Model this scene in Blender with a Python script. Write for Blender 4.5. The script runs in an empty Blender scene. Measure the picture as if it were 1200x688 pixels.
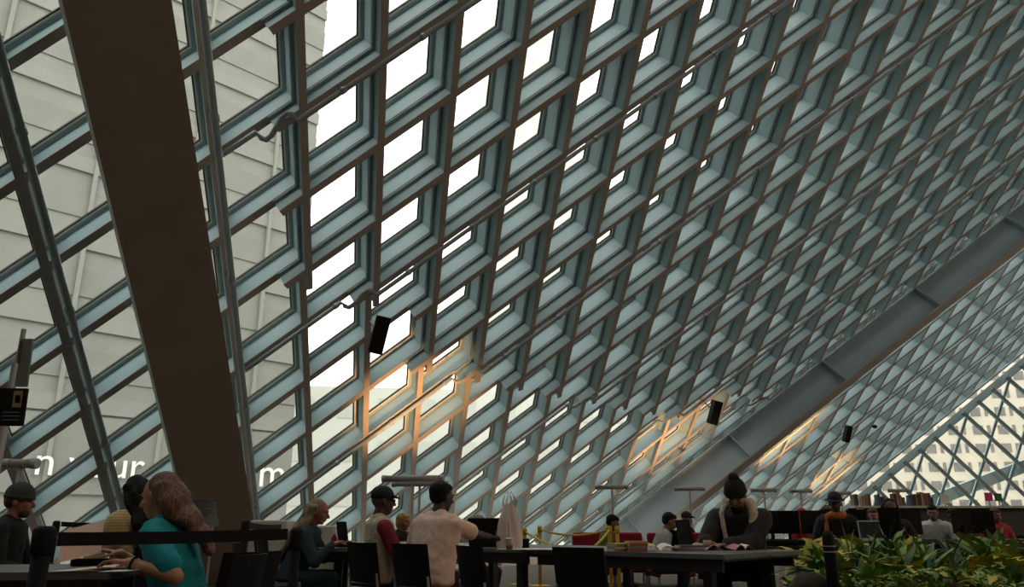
import bpy, bmesh, math, random
from mathutils import Vector as V, Matrix, Euler
C = bpy.context.scene.collection
R = math.radians
random.seed(7)
CAMZ = .95
# ------------------------------------------------------------------ camera model
F_PX, PITCH = 904.04, 0.29109
def pt(px, py, Y):
    "world point that stands Y metres in front of the camera at that place of the frame"
    dx = (px-600)/F_PX; dy = (344-py)/F_PX
    f = V((0, math.cos(PITCH), math.sin(PITCH))); u = V((0, -math.sin(PITCH), math.cos(PITCH)))
    r = f + V((1,0,0))*dx + u*dy
    r *= Y/r.y
    return r + V((0,0,CAMZ))
# ------------------------------------------------------------------ materials
def mat(name, col, rough=.6, metal=0, noise=0, scale=8, bump=0, emit=None, es=1, spec=.5, stretch=None, col2=None):
    m = bpy.data.materials.new(name); m.use_nodes = True
    n = m.node_tree.nodes; l = m.node_tree.links; b = n['Principled BSDF']
    b.inputs['Base Color'].default_value = (*col, 1); b.inputs['Roughness'].default_value = rough
    b.inputs['Metallic'].default_value = metal; b.inputs['Specular IOR Level'].default_value = spec
    if emit: b.inputs['Emission Color'].default_value = (*emit, 1); b.inputs['Emission Strength'].default_value = es
    if noise or bump:
        tc = n.new('ShaderNodeTexCoord'); t = n.new('ShaderNodeTexNoise'); t.inputs['Scale'].default_value = scale; t.inputs['Detail'].default_value = 4
        mp = n.new('ShaderNodeMapping'); l.new(tc.outputs['Object'], mp.inputs[0]); l.new(mp.outputs[0], t.inputs[0])
        if stretch: mp.inputs['Scale'].default_value = stretch
        if noise:
            r = n.new('ShaderNodeValToRGB'); c2 = col2 or tuple(min(1, c*(1+noise)) for c in col); c1 = col if col2 else tuple(c*(1-noise) for c in col)
            r.color_ramp.elements[0].color = (*c1, 1); r.color_ramp.elements[1].color = (*c2, 1)
            r.color_ramp.elements[0].position = .35; r.color_ramp.elements[1].position = .65
            l.new(t.outputs[0], r.inputs[0]); l.new(r.outputs[0], b.inputs['Base Color'])
        if bump:
            bp = n.new('ShaderNodeBump'); bp.inputs['Strength'].default_value = bump; bp.inputs['Distance'].default_value = .01
            l.new(t.outputs[0], bp.inputs['Height']); l.new(bp.outputs[0], b.inputs['Normal'])
    return m
M = {}
M['teal'] = mat('teal_steel_paint', (.26,.36,.38), .55, noise=.05, scale=1.5)
M['flange'] = mat('flange_shade_tone', (.34,.31,.275), .7, noise=.06, scale=3)  # steel is teal all over; brown of the unlit side painted in
M['bluecol'] = mat('girder_paint', (.35,.45,.51), .6, noise=.06, scale=.8)
M['browncol'] = mat('column_cladding', (.235,.19,.148), .85, noise=.05, scale=2)
M['coledge'] = mat('column_side_lit', (.36,.38,.34), .7)  # paler than the casing front: light catching the side, put into the colour
M['pipe'] = mat('pipe_paint', (.3,.35,.37), .4, noise=.05, scale=5)
M['gasket'] = mat('black_gasket', (.012,.012,.012), .6)
M['cream'] = mat('cream_glazing_trim', (.62,.6,.5), .6)
M['black'] = mat('black_plastic', (.009,.009,.009), .7, spec=.15)
M['carpet'] = mat('carpet', (.10,.085,.07), .95, noise=.25, scale=30, bump=.3)
M['dark'] = mat('dark_wall_paint', (.10,.08,.065), .9)
M['sill'] = mat('pale_sill', (.55,.55,.5), .7)
def glass():
    m = bpy.data.materials.new('facade_glass'); m.use_nodes = True; n = m.node_tree.nodes; l = m.node_tree.links; n.clear()
    o = n.new('ShaderNodeOutputMaterial'); mx = n.new('ShaderNodeMixShader'); t = n.new('ShaderNodeBsdfTransparent'); g = n.new('ShaderNodeBsdfGlossy')
    t.inputs[0].default_value = (.93,.95,.92,1); g.inputs['Roughness'].default_value = .02; g.inputs[0].default_value = (.8,.85,.85,1); mx.inputs[0].default_value = .06
    l.new(t.outputs[0], mx.inputs[1]); l.new(g.outputs[0], mx.inputs[2]); l.new(mx.outputs[0], o.inputs[0]); return m
M['glass'] = glass()
# ------------------------------------------------------------------ mesh builder
class MB:
    def __init__(s): s.v = []; s.f = []; s.m = []
    def quad(s, a, b, c, d, m=0):
        k = len(s.v); s.v += [V(a), V(b), V(c), V(d)]; s.f.append((k,k+1,k+2,k+3)); s.m.append(m)
    def poly(s, ps, m=0):
        k = len(s.v); s.v += [V(p) for p in ps]; s.f.append(tuple(range(k, k+len(ps)))); s.m.append(m)
    def obox(s, c, ax, ay, az, hx, hy, hz, m=0):
        c = V(c); k = len(s.v)
        for i in (-1,1):
            for j in (-1,1):
                for q in (-1,1): s.v.append(c + ax*(hx*i) + ay*(hy*j) + az*(hz*q))
        s.f += [tuple(k+t for t in f) for f in ((0,1,3,2),(4,6,7,5),(0,4,5,1),(2,3,7,6),(0,2,6,4),(1,5,7,3))]; s.m += [m]*6
    def box(s, x0, x1, y0, y1, z0, z1, m=0):
        s.obox(((x0+x1)/2,(y0+y1)/2,(z0+z1)/2), V((1,0,0)), V((0,1,0)), V((0,0,1)), abs(x1-x0)/2, abs(y1-y0)/2, abs(z1-z0)/2, m)
    def bar(s, p, q, w, d, up=V((0,0,1)), m=0):
        p = V(p); q = V(q); a = (q-p).normalized(); x = a.cross(up)
        if x.length < 1e-4: x = a.cross(V((0,1,0)))
        x.normalize(); y = x.cross(a); s.obox((p+q)/2, a, x, y, (q-p).length/2, w/2, d/2, m)
    def tube(s, pts, r, n=8, m=0, caps=True):
        pts = [V(p) for p in pts]; rs = r if isinstance(r, (list,tuple)) else [r]*len(pts); k0 = len(s.v); ref = None
        for i, p in enumerate(pts):
            a = (pts[min(i+1,len(pts)-1)] - pts[max(i-1,0)]).normalized()
            if ref is None: ref = a.orthogonal().normalized()
            ref = (ref - a*ref.dot(a)).normalized(); b = a.cross(ref)
            for j in range(n):
                t = 2*math.pi*j/n; s.v.append(p + (ref*math.cos(t)+b*math.sin(t))*rs[i])
        for i in range(len(pts)-1):
            for j in range(n):
                a = k0+i*n+j; b = k0+i*n+(j+1)%n; s.f.append((a,b,b+n,a+n)); s.m.append(m)
        if caps:
            s.f.append(tuple(range(k0+n-1,k0-1,-1))); s.m.append(m); e = k0+(len(pts)-1)*n; s.f.append(tuple(range(e,e+n))); s.m.append(m)
    def ell(s, c, rx, ry, rz, rot=None, nu=14, nv=9, m=0):
        c = V(c); k0 = len(s.v); rot = rot or Matrix.Identity(3)
        for i in range(nv+1):
            ph = math.pi*i/nv
            for j in range(nu):
                t = 2*math.pi*j/nu; s.v.append(c + rot @ V((rx*math.sin(ph)*math.cos(t), ry*math.sin(ph)*math.sin(t), rz*math.cos(ph))))
        for i in range(nv):
            for j in range(nu):
                a = k0+i*nu+j; b = k0+i*nu+(j+1)%nu; s.f.append((a,a+nu,b+nu,b)); s.m.append(m)
    def cone(s, p, q, r0, r1, n=12):  # rounded capsule with taper
        p = V(p); q = V(q); d = q-p
        if d.length < 1e-5: s.ell(p, r0, r0, r0, nu=n); return
        s.tube([p, q], [r0, r1], n); s.ell(p, r0, r0, r0, nu=n, nv=7); s.ell(q, r1, r1, r1, nu=n, nv=7)
    def build(s, name, mats, parent=None, smooth=False, merge=False):
        me = bpy.data.meshes.new(name); me.from_pydata([tuple(v) for v in s.v], [], s.f)
        for m_ in (mats if isinstance(mats, (list,tuple)) else [mats]): me.materials.append(M[m_] if isinstance(m_, str) else m_)
        for p, k in zip(me.polygons, s.m): p.material_index = k; p.use_smooth = smooth
        if merge:
            b = bmesh.new(); b.from_mesh(me); bmesh.ops.remove_doubles(b, verts=b.verts, dist=1e-5); bmesh.ops.recalc_face_normals(b, faces=b.faces); b.to_mesh(me); b.free()
        o = bpy.data.objects.new(name, me); C.objects.link(o)
        if parent: o.parent = parent
        return o
def tag(o, label=None, cat=None, group=None, kind=None):
    if label: o['label'] = label
    if cat: o['category'] = cat
    if group: o['group'] = group
    if kind: o['kind'] = kind
    return o
def empty(name, loc=(0,0,0), rz=0):
    o = bpy.data.objects.new(name, None); o.empty_display_size = .1; o.location = loc; o.rotation_euler = (0,0,rz); C.objects.link(o); return o
def copy_tree(o, parent=None):
    c = o.copy(); C.objects.link(c); c.parent = parent
    for k in [x for x in bpy.data.objects if x.parent == o]: copy_tree(k, c)
    return c
# ------------------------------------------------------------------ sloping wall frame
O = V((-3.6103042, 8.71449398, 4.25192565+CAMZ)); H = V((.67694526,.73603336,0)); U = V((.53643609,-.49337148,.68470498)); N = V((.50396571,-.46350779,-.72882034))
TH = .521196; L = 1.23; SL = L*math.sin(TH); CL = L*math.cos(TH)
A = H*math.sin(TH)+U*math.cos(TH); B = H*math.sin(TH)-U*math.cos(TH)
MH = V((.73603336,-.67694526,0))            # horizontal, away from the wall
def W(a, b, d=0): return O + B*(a*L) + A*(b*L) + N*d
T0, T1, SMIN, AMAX = -O.z/U.z, 14.0, -10.0, 27
ACOL = 14.85
def a_line(a): return max(SMIN/SL-a, a+T0/CL), a+T1/CL            # b range on row a
def b_line(b): return max(SMIN/SL-b, b-T1/CL), min(AMAX, b-T0/CL) # a range on column b
def ibeam(p, q, side, d0, d1, fw, tf=.014, tw=.012):
    "I section from p to q, its inner flange at offset d0 and its outer one at d1 along N"
    mb = MB(); D = (q-p).normalized(); hl = (q-p).length/2; c = (p+q)/2
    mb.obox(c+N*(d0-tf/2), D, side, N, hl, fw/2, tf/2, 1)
    mb.obox(c+N*(d1+tf/2), D, side, N, hl, fw/2, tf/2, 0)
    mb.obox(c+N*((d0+d1)/2), D, side, N, hl, tw/2, abs(d0-d1)/2-tf, 0)
    return mb
wall = empty('wall_left', W(0,0)); wall.location = (0,0,0); tag(wall, kind='structure')
SA = A.cross(N).normalized(); SB = B.cross(N).normalized()
a = -14
while a <= AMAX:
    b0, b1 = a_line(a)
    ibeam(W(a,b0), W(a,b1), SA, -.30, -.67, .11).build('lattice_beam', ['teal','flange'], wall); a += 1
for b in range(-11, 40):
    a0, a1 = b_line(b)
    if a1-a0 < .3: continue
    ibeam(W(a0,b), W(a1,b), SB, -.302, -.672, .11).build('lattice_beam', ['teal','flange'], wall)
# deeper reinforcing layer over the upper part
def amaxb(b): return {1:2, 2:3}.get(b, (b+2 if b <= 10 else b+1)) if b >= 1 else None
for b in range(1, 40):
    am = amaxb(b)
    if b_line(b)[0] > min(am, 14): continue
    a0 = b_line(b)[0]; a1 = min(am+.28, ACOL-.1)
    if a1-a0 < .3: continue
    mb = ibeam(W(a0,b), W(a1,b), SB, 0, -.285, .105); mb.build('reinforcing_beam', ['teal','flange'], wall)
for a in range(-14, 15):
    bm = min(b for b in range(1, 40) if amaxb(b) >= a)
    b0 = max(a_line(a)[0], bm-.33); b1 = a_line(a)[1]
    if b1-b0 < .3: continue
    mb = ibeam(W(a,b0), W(a,b1), SA, .002, -.283, .105)
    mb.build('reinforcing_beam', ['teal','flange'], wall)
# panes with cream trim and black gasket
gl = MB(); fr = MB()
for a in range(-15, 27):
    for b in range(-12, 40):
        cs = (a+b+1)*SL; ct = (b-a)*CL
        if ct < T0-.6 or ct > T1 or cs < SMIN: continue
        gl.quad(W(a,b,-.71), W(a+1,b,-.71), W(a+1,b+1,-.71), W(a,b+1,-.71))
        for (i0,i1,mi,dd) in ((.05,.075,0,-.665),(.075,.09,1,-.675)):
            def ring(i): return [W(a+i,b+i,dd), W(a+1-i,b+i,dd), W(a+1-i,b+1-i,dd), W(a+i,b+1-i,dd)]
            p, q = ring(i0), ring(i1)
            for k in range(4): fr.quad(p[k], p[(k+1)%4], q[(k+1)%4], q[k], mi)
            q2 = [x-N*(.71+dd) for x in q]
            for k in range(4): fr.quad(q[k], q[(k+1)%4], q2[(k+1)%4], q2[k], mi)
gl.build('glass', 'glass', wall); fr.build('glazing_frame', ['cream','gasket'], wall)
# ------------------------------------------------------------------ pipes
def pipe(name, pts, r, label):
    mb = MB(); mb.tube(pts, r, 10)
    return tag(mb.build(name, 'pipe', smooth=True), label, 'pipe', 'sprinkler pipes along the sloping wall')
def jog(a, b0, bj, b1, n=8):
    "row pipe that steps from the shallow layer out to the deep one at bj"
    p = [W(a,b0,-.22), W(a,bj-.12,-.22)]
    for k in range(1, n):
        t = k/n; p.append(W(a+.16*math.sin(t*2*math.pi)*.8, bj-.12+.42*t, -.22+.34*(t*t*(3-2*t))))
    return p+[W(a,bj+.3,.12), W(a,b1,.12)]
PIPE_LABELS = {0:'topmost grey sprinkler pipe with a bend beside the brown column',3:'second grey sprinkler pipe from the top, bending left of the nearest hanging speaker',
  6:'grey sprinkler pipe rising through the orange glow behind the man in a black cap',9:'grey sprinkler pipe ending low behind the white shirted man',
  12:'grey sprinkler pipe bending between the second speaker and the blue girder', -3:'grey sprinkler pipe crossing the top left corner of the grid'}
JB = {0:.6, 3:1.65, 6:3.7, 9:6.6, 12:9.6}
for a in (0,3,6,9,12):
    b0 = max(.02, a_line(a)[0]+.05); b1 = a_line(a)[1]
    cl = MB(); cl.tube(jog(a, b0, JB[a], b1), .036, 10); k = math.ceil(b0)+.45
    while k < b1:
        d = -.22 if k < JB[a] else .12
        cl.tube([W(a,k-.03,d), W(a,k+.03,d)], .045, 8); cl.bar(W(a,k,d), W(a,k,d-.14), .02, .02, A); k += 1 if k < 16 else 2
    tag(cl.build('sprinkler_pipe', 'pipe', smooth=True), PIPE_LABELS[a], 'pipe', 'sprinkler pipes along the sloping wall')
for a in (-3,):
    pipe('sprinkler_pipe', [W(a,5.0,.12), W(a,a_line(a)[1],.12)], .034, PIPE_LABELS[a])
pipe('sprinkler_pipe', jog(14.3, a_line(14.3)[0]+.05, 12.9, 13.6), .034, 'short grey sprinkler pipe running just above the blue girder')
for a, w in ((16.4,'first'),(18,'second'),(21,'third'),(24,'fourth'),(26.6,'last, beside the far end window')):
    pipe('sprinkler_pipe', [W(a,a_line(a)[0]+.05,-.2), W(a,a_line(a)[1],-.2)], .04, 'thin grey sprinkler pipe below the blue girder, '+w+(' one down from it' if len(w)<8 else ''))
for b, lab in ((0,'thick grey riser pipe just right of the brown column'),(-1.87,'thick grey riser pipe left of the brown column'),(-3.9,'grey riser pipe behind the beanie man at the far left')):
    a0, a1 = b_line(b); mb = MB(); mb.tube([W(a0,b,-.06), W(a1-.02,b,-.06)], .046, 14)
    k = math.ceil(a0); q = mb
    while k < a1-.6: q.tube([W(k+.45,b,-.06), W(k+.52,b,-.06)],   .058, 10); q.bar(W(k+.48,b,-.06), W(k+.48,b,-.3), .03, .03, B); k += 2
    tag(mb.build('riser_pipe', 'pipe', smooth=True), lab, 'pipe')
# ------------------------------------------------------------------ two raking columns
def girder():
    b0, b1 = ACOL+T0/CL, ACOL+T1/CL; p, q = W(ACOL,b0), W(ACOL,b1); D = A; c = (p+q)/2; hl = (q-p).length/2
    root = empty('blue_girder', p); root.location = (0,0,0); tag(root, 'long blue grey plate girder raking up along the glass wall', 'girder')
    w = MB(); w.obox(c+N*.46, D, SA, N, hl, .012, .44); w.build('web', 'bluecol', root)
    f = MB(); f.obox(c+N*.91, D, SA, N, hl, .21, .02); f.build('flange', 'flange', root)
    f = MB(); f.obox(c+N*.01, D, SA, N, hl, .21, .02); f.build('flange', 'bluecol', root)
    for bb in (9.3, 12.32, 15.18, 18.1, 21.05, 24, 6.4):
        s = MB(); s.obox(W(ACOL,bb,.46), A, SA, N, .012, .2, .43); s.build('stiffener', 'bluecol', root)
girder()
def brown():
    bf = lambda a: -.80+.03*a
    a0, a1 = b_line(-.7); a0 -= .2; p, q = W(a0,bf(a0)), W(a1,bf(a1))
    root = empty('brown_column', p); root.location = (0,0,0); tag(root, 'wide flat brown raking column crossing the left of the glass wall', 'column')
    D = (q-p).normalized(); SB_ = D.cross(N).normalized(); c = (p+q)/2; hl = (q-p).length/2
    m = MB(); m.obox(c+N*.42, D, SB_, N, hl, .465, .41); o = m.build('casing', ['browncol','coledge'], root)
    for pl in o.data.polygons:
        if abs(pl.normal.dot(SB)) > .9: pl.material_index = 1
brown()
# ------------------------------------------------------------------ end facade
FE = V((A.x, A.y, 0)).normalized(); F0 = W(AMAX, 20.6, 0)
AE = V((A.x,A.y,0)).length
def FP(e, z, d=0): return V((F0.x, F0.y, 0)) + FE*e + V((0,0,z)) + V((-FE.y, FE.x, 0))*d
ks = A.z/AE; zf0 = F0.z
def fold(e): return zf0 + ks*e     # height of the slanted edge over e
end = empty('wall_end'); tag(end, kind='structure')
EX, ZT = 36, T1*U.z+O.z
e = -zf0/ks
for k in range(0, 56):             # bars falling to the right
    ee = e + .68*k; z = fold(ee); sl = 1.13
    if z < .2: continue
    if z > ZT: ee2 = ee + (z-ZT)/sl; z2 = ZT
    else: ee2, z2 = ee, z
    ex = ee + z/sl; zx = 0
    if ee2 > EX: continue
    if ex > EX: zx = (ex-EX)*sl; ex = EX
    m = MB(); m.bar(FP(ee2,z2,-.1), FP(ex,zx,-.1),   .13, .12, V((-FE.y,FE.x,0))); m.build('lattice_beam', 'teal', end)
for k in range(1, 40):             # bars rising to the right
    x0 = e + 1.28*k; sl = 2.1
    xe = (zf0 + sl*x0)/(sl-ks); ze = fold(xe)
    if ze > ZT: ze = ZT; xe = x0+ZT/sl
    if x0 > EX: break
    m = MB(); m.bar(FP(x0,0,.06), FP(xe,ze,.06), .1, .1, V((-FE.y,FE.x,0))); m.build('lattice_beam', 'teal', end)
g = MB(); g.poly([FP(-zf0/ks,0,.16), FP(EX,0,.16), FP(EX,ZT,.16), FP((ZT-zf0)/ks,ZT,.16)]); g.build('glass', 'glass', end)
m = MB(); m.bar(FP(-zf0/ks,0,.0)+N*.1, FP((ZT-zf0)/ks,ZT,.0)-N*.1, .1, .3, N); m.build('trim_corner', 'teal', end)
p = pt(1085,590,34.9); q = pt(1182,553,34.9); q2 = q + (q-p)*3
m = MB(); m.bar(p, q2, .3, .5, V((0,0,1))); tag(m.build('raking_beam', 'teal'), 'heavy pale blue beam sloping up behind the far end window', 'beam')
# ------------------------------------------------------------------ room shell
base0 = V((O.x,O.y,0)) + V((U.x,U.y,0))*T0
def G(s, m, z=0): return V((base0.x,base0.y,z)) + H*s + MH*m
f = MB(); f.quad(G(-10,-1.2), G(60,-1.2), G(60,32), G(-10,32)); tag(f.build('floor', 'carpet'), kind='structure')
zc = ZT+.15
f = MB(); f.quad(G(-10,14,zc), G(60,14,zc), G(60,32,zc), G(-10,32,zc)); tag(f.build('ceiling', 'dark'), kind='structure')
f = MB(); f.quad(G(-10,32,0), G(70,32,0), G(70,32,zc+1), G(-10,32,zc+1)); tag(f.build('wall_right', 'dark'), kind='structure')
f = MB(); f.poly([G(-10,0,0), G(-10,32,0), G(-10,32,zc+.6), G(-10,14,zc+.6)]); tag(f.build('wall_back', 'dark'), kind='structure')
f = MB(); f.quad(FP(EX,0), FP(EX,0)-V((0,30,0)), FP(EX,ZT)-V((0,30,0)), FP(EX,ZT)); tag(f.build('wall_far', 'dark'), kind='structure')
f = MB(); f.obox(G(10,.3,.09), H, MH, V((0,0,1)), 20, .45, .1); tag(f.build('trim_sill', 'sill'), kind='structure')
# ------------------------------------------------------------------ outside
M['stone'] = mat('pale_building_concrete', (.215,.22,.195), .9, noise=.06, scale=.6)
M['stone_lt'] = mat('pale_building_band', (.222,.228,.203), .9, noise=.04, scale=.6)
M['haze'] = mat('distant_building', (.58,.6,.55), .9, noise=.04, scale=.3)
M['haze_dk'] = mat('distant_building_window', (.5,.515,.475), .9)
M['stone_dk'] = mat('building_spandrel', (.2,.205,.182), .9, noise=.05, scale=.8)
M['whiteb'] = mat('cream_office_concrete', (.52,.485,.40), .9, noise=.05, scale=.5)
M['winb'] = mat('office_window', (.15,.145,.13), .5)
M['street'] = mat('street_pavement', (.4,.39,.35), .9, noise=.1, scale=1)
f = MB(); f.quad((-300,-150,-5),(300,-150,-5),(300,400,-5),(-300,400,-5)); tag(f.build('street_ground', 'street'), kind='structure')
def S(s, m, z): return G(s, m, z)   # outside: m negative
def bld1():
    r = empty('office_building'); tag(r, 'pale grey office building with long floor bands across the street, seen behind the brown column', 'building')
    D = -17; s0, s1 = -45, 15.2
    m = MB(); m.obox((S(s0,D,0)+S(s1,D,0))/2 + MH*-6 + V((0,0,20)), H, MH, V((0,0,1)), (s1-s0)/2, 6, 25); m.build('wall', 'stone', r)
    z = -1.5
    for k in range(13):
        zz = 5.2 + k*3.1
        m = MB(); m.obox((S(s0,D,0)+S(s1,D,0))/2+V((0,0,zz)), H, MH, V((0,0,1)), (s1-s0)/2, .12, .3); m.build('floor_band', 'stone_lt', r)
        m = MB(); m.obox((S(s0,D,0)+S(s1,D,0))/2+V((0,0,zz+1.5)), H, MH, V((0,0,1)), (s1-s0)/2, .06, .55); m.build('window_strip', 'stone_dk', r)
    m = MB()
    s = s0+1
    while s < s1: m.obox(S(s,D+.15,18), H, MH, V((0,0,1)), .08, .06, 18); s += 3.8
    m.build('mullions', 'stone_lt', r)
    m = MB(); m.obox((S(s0,D,0)+S(s1,D,0))/2+V((0,0,3.4)), H, MH, V((0,0,1)), (s1-s0)/2, .12, 1.4); m.build('shopfront', 'stone_dk', r)
    return r
b1_ = bld1()
def text(s, body, loc, size, matn, rot, name='lettering', parent=None, ext=.01):
    cu = bpy.data.curves.new(name, 'FONT'); cu.body = body; cu.size = size; cu.extrude = ext; cu.align_x = 'LEFT'
    t = bpy.data.objects.new(name, cu); C.objects.link(t); t.location = loc; t.rotation_euler = rot
    dg = bpy.context.evaluated_depsgraph_get(); me = bpy.data.meshes.new_from_object(t.evaluated_get(dg)); mw = t.matrix_basis.copy()
    bpy.data.objects.remove(t); me.transform(mw); me.materials.clear(); me.materials.append(M[matn] if isinstance(matn,str) else matn)
    o = bpy.data.objects.new(name, me); C.objects.link(o)
    if parent: o.parent = parent
    return o
M['white'] = mat('white_paint', (.8,.8,.76), .6)
def far_block(name, label, c, ang, w, d, h, wm, cols, rows, nar=False):
    r = empty(name); tag(r, label, 'building'); ca, sa = math.cos(ang), math.sin(ang); X = V((ca,sa,0)); Yv = V((-sa,ca,0)); Z = V((0,0,1)); c = V(c)
    m = MB(); m.obox(c+Yv*d/2+Z*(h/2-5), X, Yv, Z, w/2, d/2, h/2); m.build('wall', wm, r)
    done = 0; rest = MB(); rest2 = MB()
    for j in range(rows):
        for i in range(cols):
            x = -w/2+(i+.5)*w/cols; z = -5+(j+.5)*h/rows; done += 1
            q = MB() if done <= 100 else rest; q.obox(c+X*(x-w/cols*.12)+Z*z, X, Yv, Z, w/cols*.2, .06, h/rows*.24)
            if done <= 100: q.build('window', 'winb' if wm=='whiteb' else 'haze_dk', r)
            if nar:
                q = MB() if done <= 100 else rest2; q.obox(c+X*(x+w/cols*.32)+Z*z, X, Yv, Z, w/cols*.06, .06, h/rows*.24)
                if done <= 100: q.build('slit_window', 'winb', r)
    if rest.v: tag(rest.build('window', 'winb' if wm=='whiteb' else 'haze_dk', r), kind='stuff')
    if rest2.v: tag(rest2.build('slit_window', 'winb', r), kind='stuff')
    return r
far_block('office_building', 'cream office block with a regular grid of windows beyond the far end window', (44,75,0), R(-8), 36, 20, 38, 'whiteb', 16, 22, True)
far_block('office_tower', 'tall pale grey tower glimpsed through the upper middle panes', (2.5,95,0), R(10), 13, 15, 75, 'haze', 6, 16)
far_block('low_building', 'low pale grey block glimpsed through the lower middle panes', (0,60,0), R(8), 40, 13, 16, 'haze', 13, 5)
# ------------------------------------------------------------------ light
w = bpy.data.worlds.new('overcast'); bpy.context.scene.world = w; w.use_nodes = True
bg = w.node_tree.nodes['Background']; bg.inputs[0].default_value = (1,.985,.94,1); bg.inputs[1].default_value = 3.3
def area(name, loc, rot, sx, sy, power, col, portal=False):
    l = bpy.data.lights.new(name, 'AREA'); l.shape = 'RECTANGLE'; l.size = sx; l.size_y = sy; l.energy = power; l.color = col
    if portal: l.cycles.is_portal = True
    o = bpy.data.objects.new(name, l); C.objects.link(o); o.location = loc
    o.rotation_euler = rot; return o
def frame_rot(z, x):   # light looks along -z
    z = z.normalized(); x = x.normalized(); y = z.cross(x); return Matrix((x, y, z)).transposed().to_euler()
pc = O + H*14 + U*((T0+T1)/2) - N*.74
area('sky_portal', pc, frame_rot(-N, H), 50, (T1-T0), 1, (1,1,1), True)
area('sky_portal', FP(15,7,.3), frame_rot(V((-FE.y,FE.x,0)), FE), 44, 16, 1, (1,1,1), True)
for s, mm in ((0,22),(16,24),(32,26)):
    area('fill_overhead', G(s,mm,12.5), frame_rot((-V((0,0,-1))), H), 5, 5, 300, (1,.76,.52))  # unseen warm fill added overhead for the interior
area('fill_opposite', G(12,30,5), frame_rot(MH, H), 26, 5, 560, (1,.8,.6))  # added fill from the opposite side, brightens the inner flanges
area('fill_wall_base', G(17,2.6,.35), frame_rot((MH*.8-V((0,0,1))*.6), H), 22, .12, 75, (1,.78,.58))  # added strip of fill that lifts the lower lattice
def spot(loc, tgt, power, ang, col=(1,.5,.2), blend=1, rad=.08):
    l = bpy.data.lights.new('uplight', 'SPOT'); l.energy = power; l.color = col; l.spot_size = R(ang); l.spot_blend = blend; l.shadow_soft_size = rad
    o = bpy.data.objects.new('uplight', l); C.objects.link(o); o.location = loc; o.rotation_euler = (V(tgt)-V(loc)).to_track_quat('-Z','Y').to_euler()
for (px,py,off,pw,an) in ((488,482,2.4,1700,46),(790,520,1.6,1500,56),(925,518,1.7,3200,50),(978,562,1.4,1800,50)):
    dx = (px-600)/F_PX; r = pt(px,py,1)-V((0,0,CAMZ)); cam = V((0,0,CAMZ)); k = (W(0,0)-cam).dot(N)/r.dot(N); X = cam+r*k
    src = V((X.x,X.y,0)) + MH*off + H*-1.2; src.z = .5
    spot(src, X, pw, an)
# PART2
# ------------------------------------------------------------------ more materials
for nm, col, ro in (('skin_light',(.42,.2,.13),.55),('skin_red',(.36,.15,.09),.55),('skin_tan',(.24,.11,.065),.5),('skin_dark',(.085,.04,.025),.5),('skin_deep',(.04,.02,.014),.5),
        ('denim',(.02,.045,.065),.9),('navy',(.008,.009,.014),.8),('jacket',(.007,.006,.005),.8),('red_sleeve',(.22,.008,.03),.8),
        ('tshirt',(.85,.6,.5),.85),('olive',(.10,.1,.02),.85),('grey_shirt',(.3,.32,.31),.85),('trouser',(.015,.016,.02),.9),('shoe',(.02,.02,.02),.5),
        ('orange',(.5,.13,.02),.8),('white_shirt',(.6,.6,.58),.8),('green_shirt',(.03,.16,.05),.8),('pink',(.45,.06,.13),.8),('red',(.35,.01,.02),.7),
        ('eye',(.01,.008,.006),.3),('desk',(.02,.019,.018),.45),('desk_edge',(.12,.125,.12),.4),('metal',(.35,.36,.36),.35),('paper',(.8,.75,.68),.8),('paper_pink',(.8,.58,.5),.8),
        ('yellow',(.55,.33,.01),.5),('yellow_rope',(.6,.42,.02),.6),('tag_white',(.7,.7,.66),.6),('screen',(.03,.035,.04),.25),('silver',(.4,.42,.43),.35),
        ('red_fabric',(.25,.006,.025),.8),('book_tan',(.42,.25,.13),.7),('book_red',(.3,.09,.05),.7),('book_grey',(.2,.2,.2),.7),('book_blue',(.06,.1,.2),.7),('book_pink',(.5,.2,.25),.7),('book_yel',(.5,.42,.15),.7),
        ('straw',(.02,.3,.06),.4),('cup_lid',(.6,.45,.42),.4),('coffee',(.13,.05,.03),.5),('sign_panel',(.17,.19,.18),.6),('ink',(.03,.03,.03),.6),('pink_sign',(.6,.03,.2),.6),
        ('lamp_bar',(.33,.31,.29),.4),('soil',(.03,.022,.015),.95),('rock',(.028,.017,.01),.9),('gold',(.3,.2,.05),.6),('wood_red',(.12,.03,.02),.7),('khaki',(.3,.28,.2),.8)):
    M[nm] = mat(nm, col, ro)
M['yellow'].node_tree.nodes['Principled BSDF'].inputs['Metallic'].default_value = .2
M['teal_shirt'] = mat('teal_cotton', (.0,.24,.28), .85, noise=.12, scale=14, bump=.3)
M['vest'] = mat('tan_fleece', (.52,.43,.31), .95, noise=.1, scale=40, bump=.5)
M['hair_auburn'] = mat('auburn_hair', (.05,.018,.010), .6, noise=1, scale=30, bump=.8, stretch=(3,3,.5), col2=(.2,.085,.042))
M['hair_blond'] = mat('grey_blond_hair', (.16,.11,.06), .6, noise=1, scale=30, bump=.8, stretch=(3,3,.5), col2=(.36,.28,.18))
M['hair_black'] = mat('black_hair', (.005,.0045,.004), .7, spec=.2, noise=.3, scale=40, bump=.5)
M['hair_yellow'] = mat('short_blond_hair', (.34,.22,.08), .7, noise=.3, scale=60, bump=.5)
M['hair_brown'] = mat('brown_hair', (.06,.025,.015), .7, noise=.4, scale=40, bump=.5)
M['knit'] = mat('knit_wool', (.009,.009,.009), .95, noise=.4, scale=60, bump=.8)
M['shearling'] = mat('shearling', (.55,.45,.33), .95, noise=.2, scale=60, bump=.8)
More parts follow.
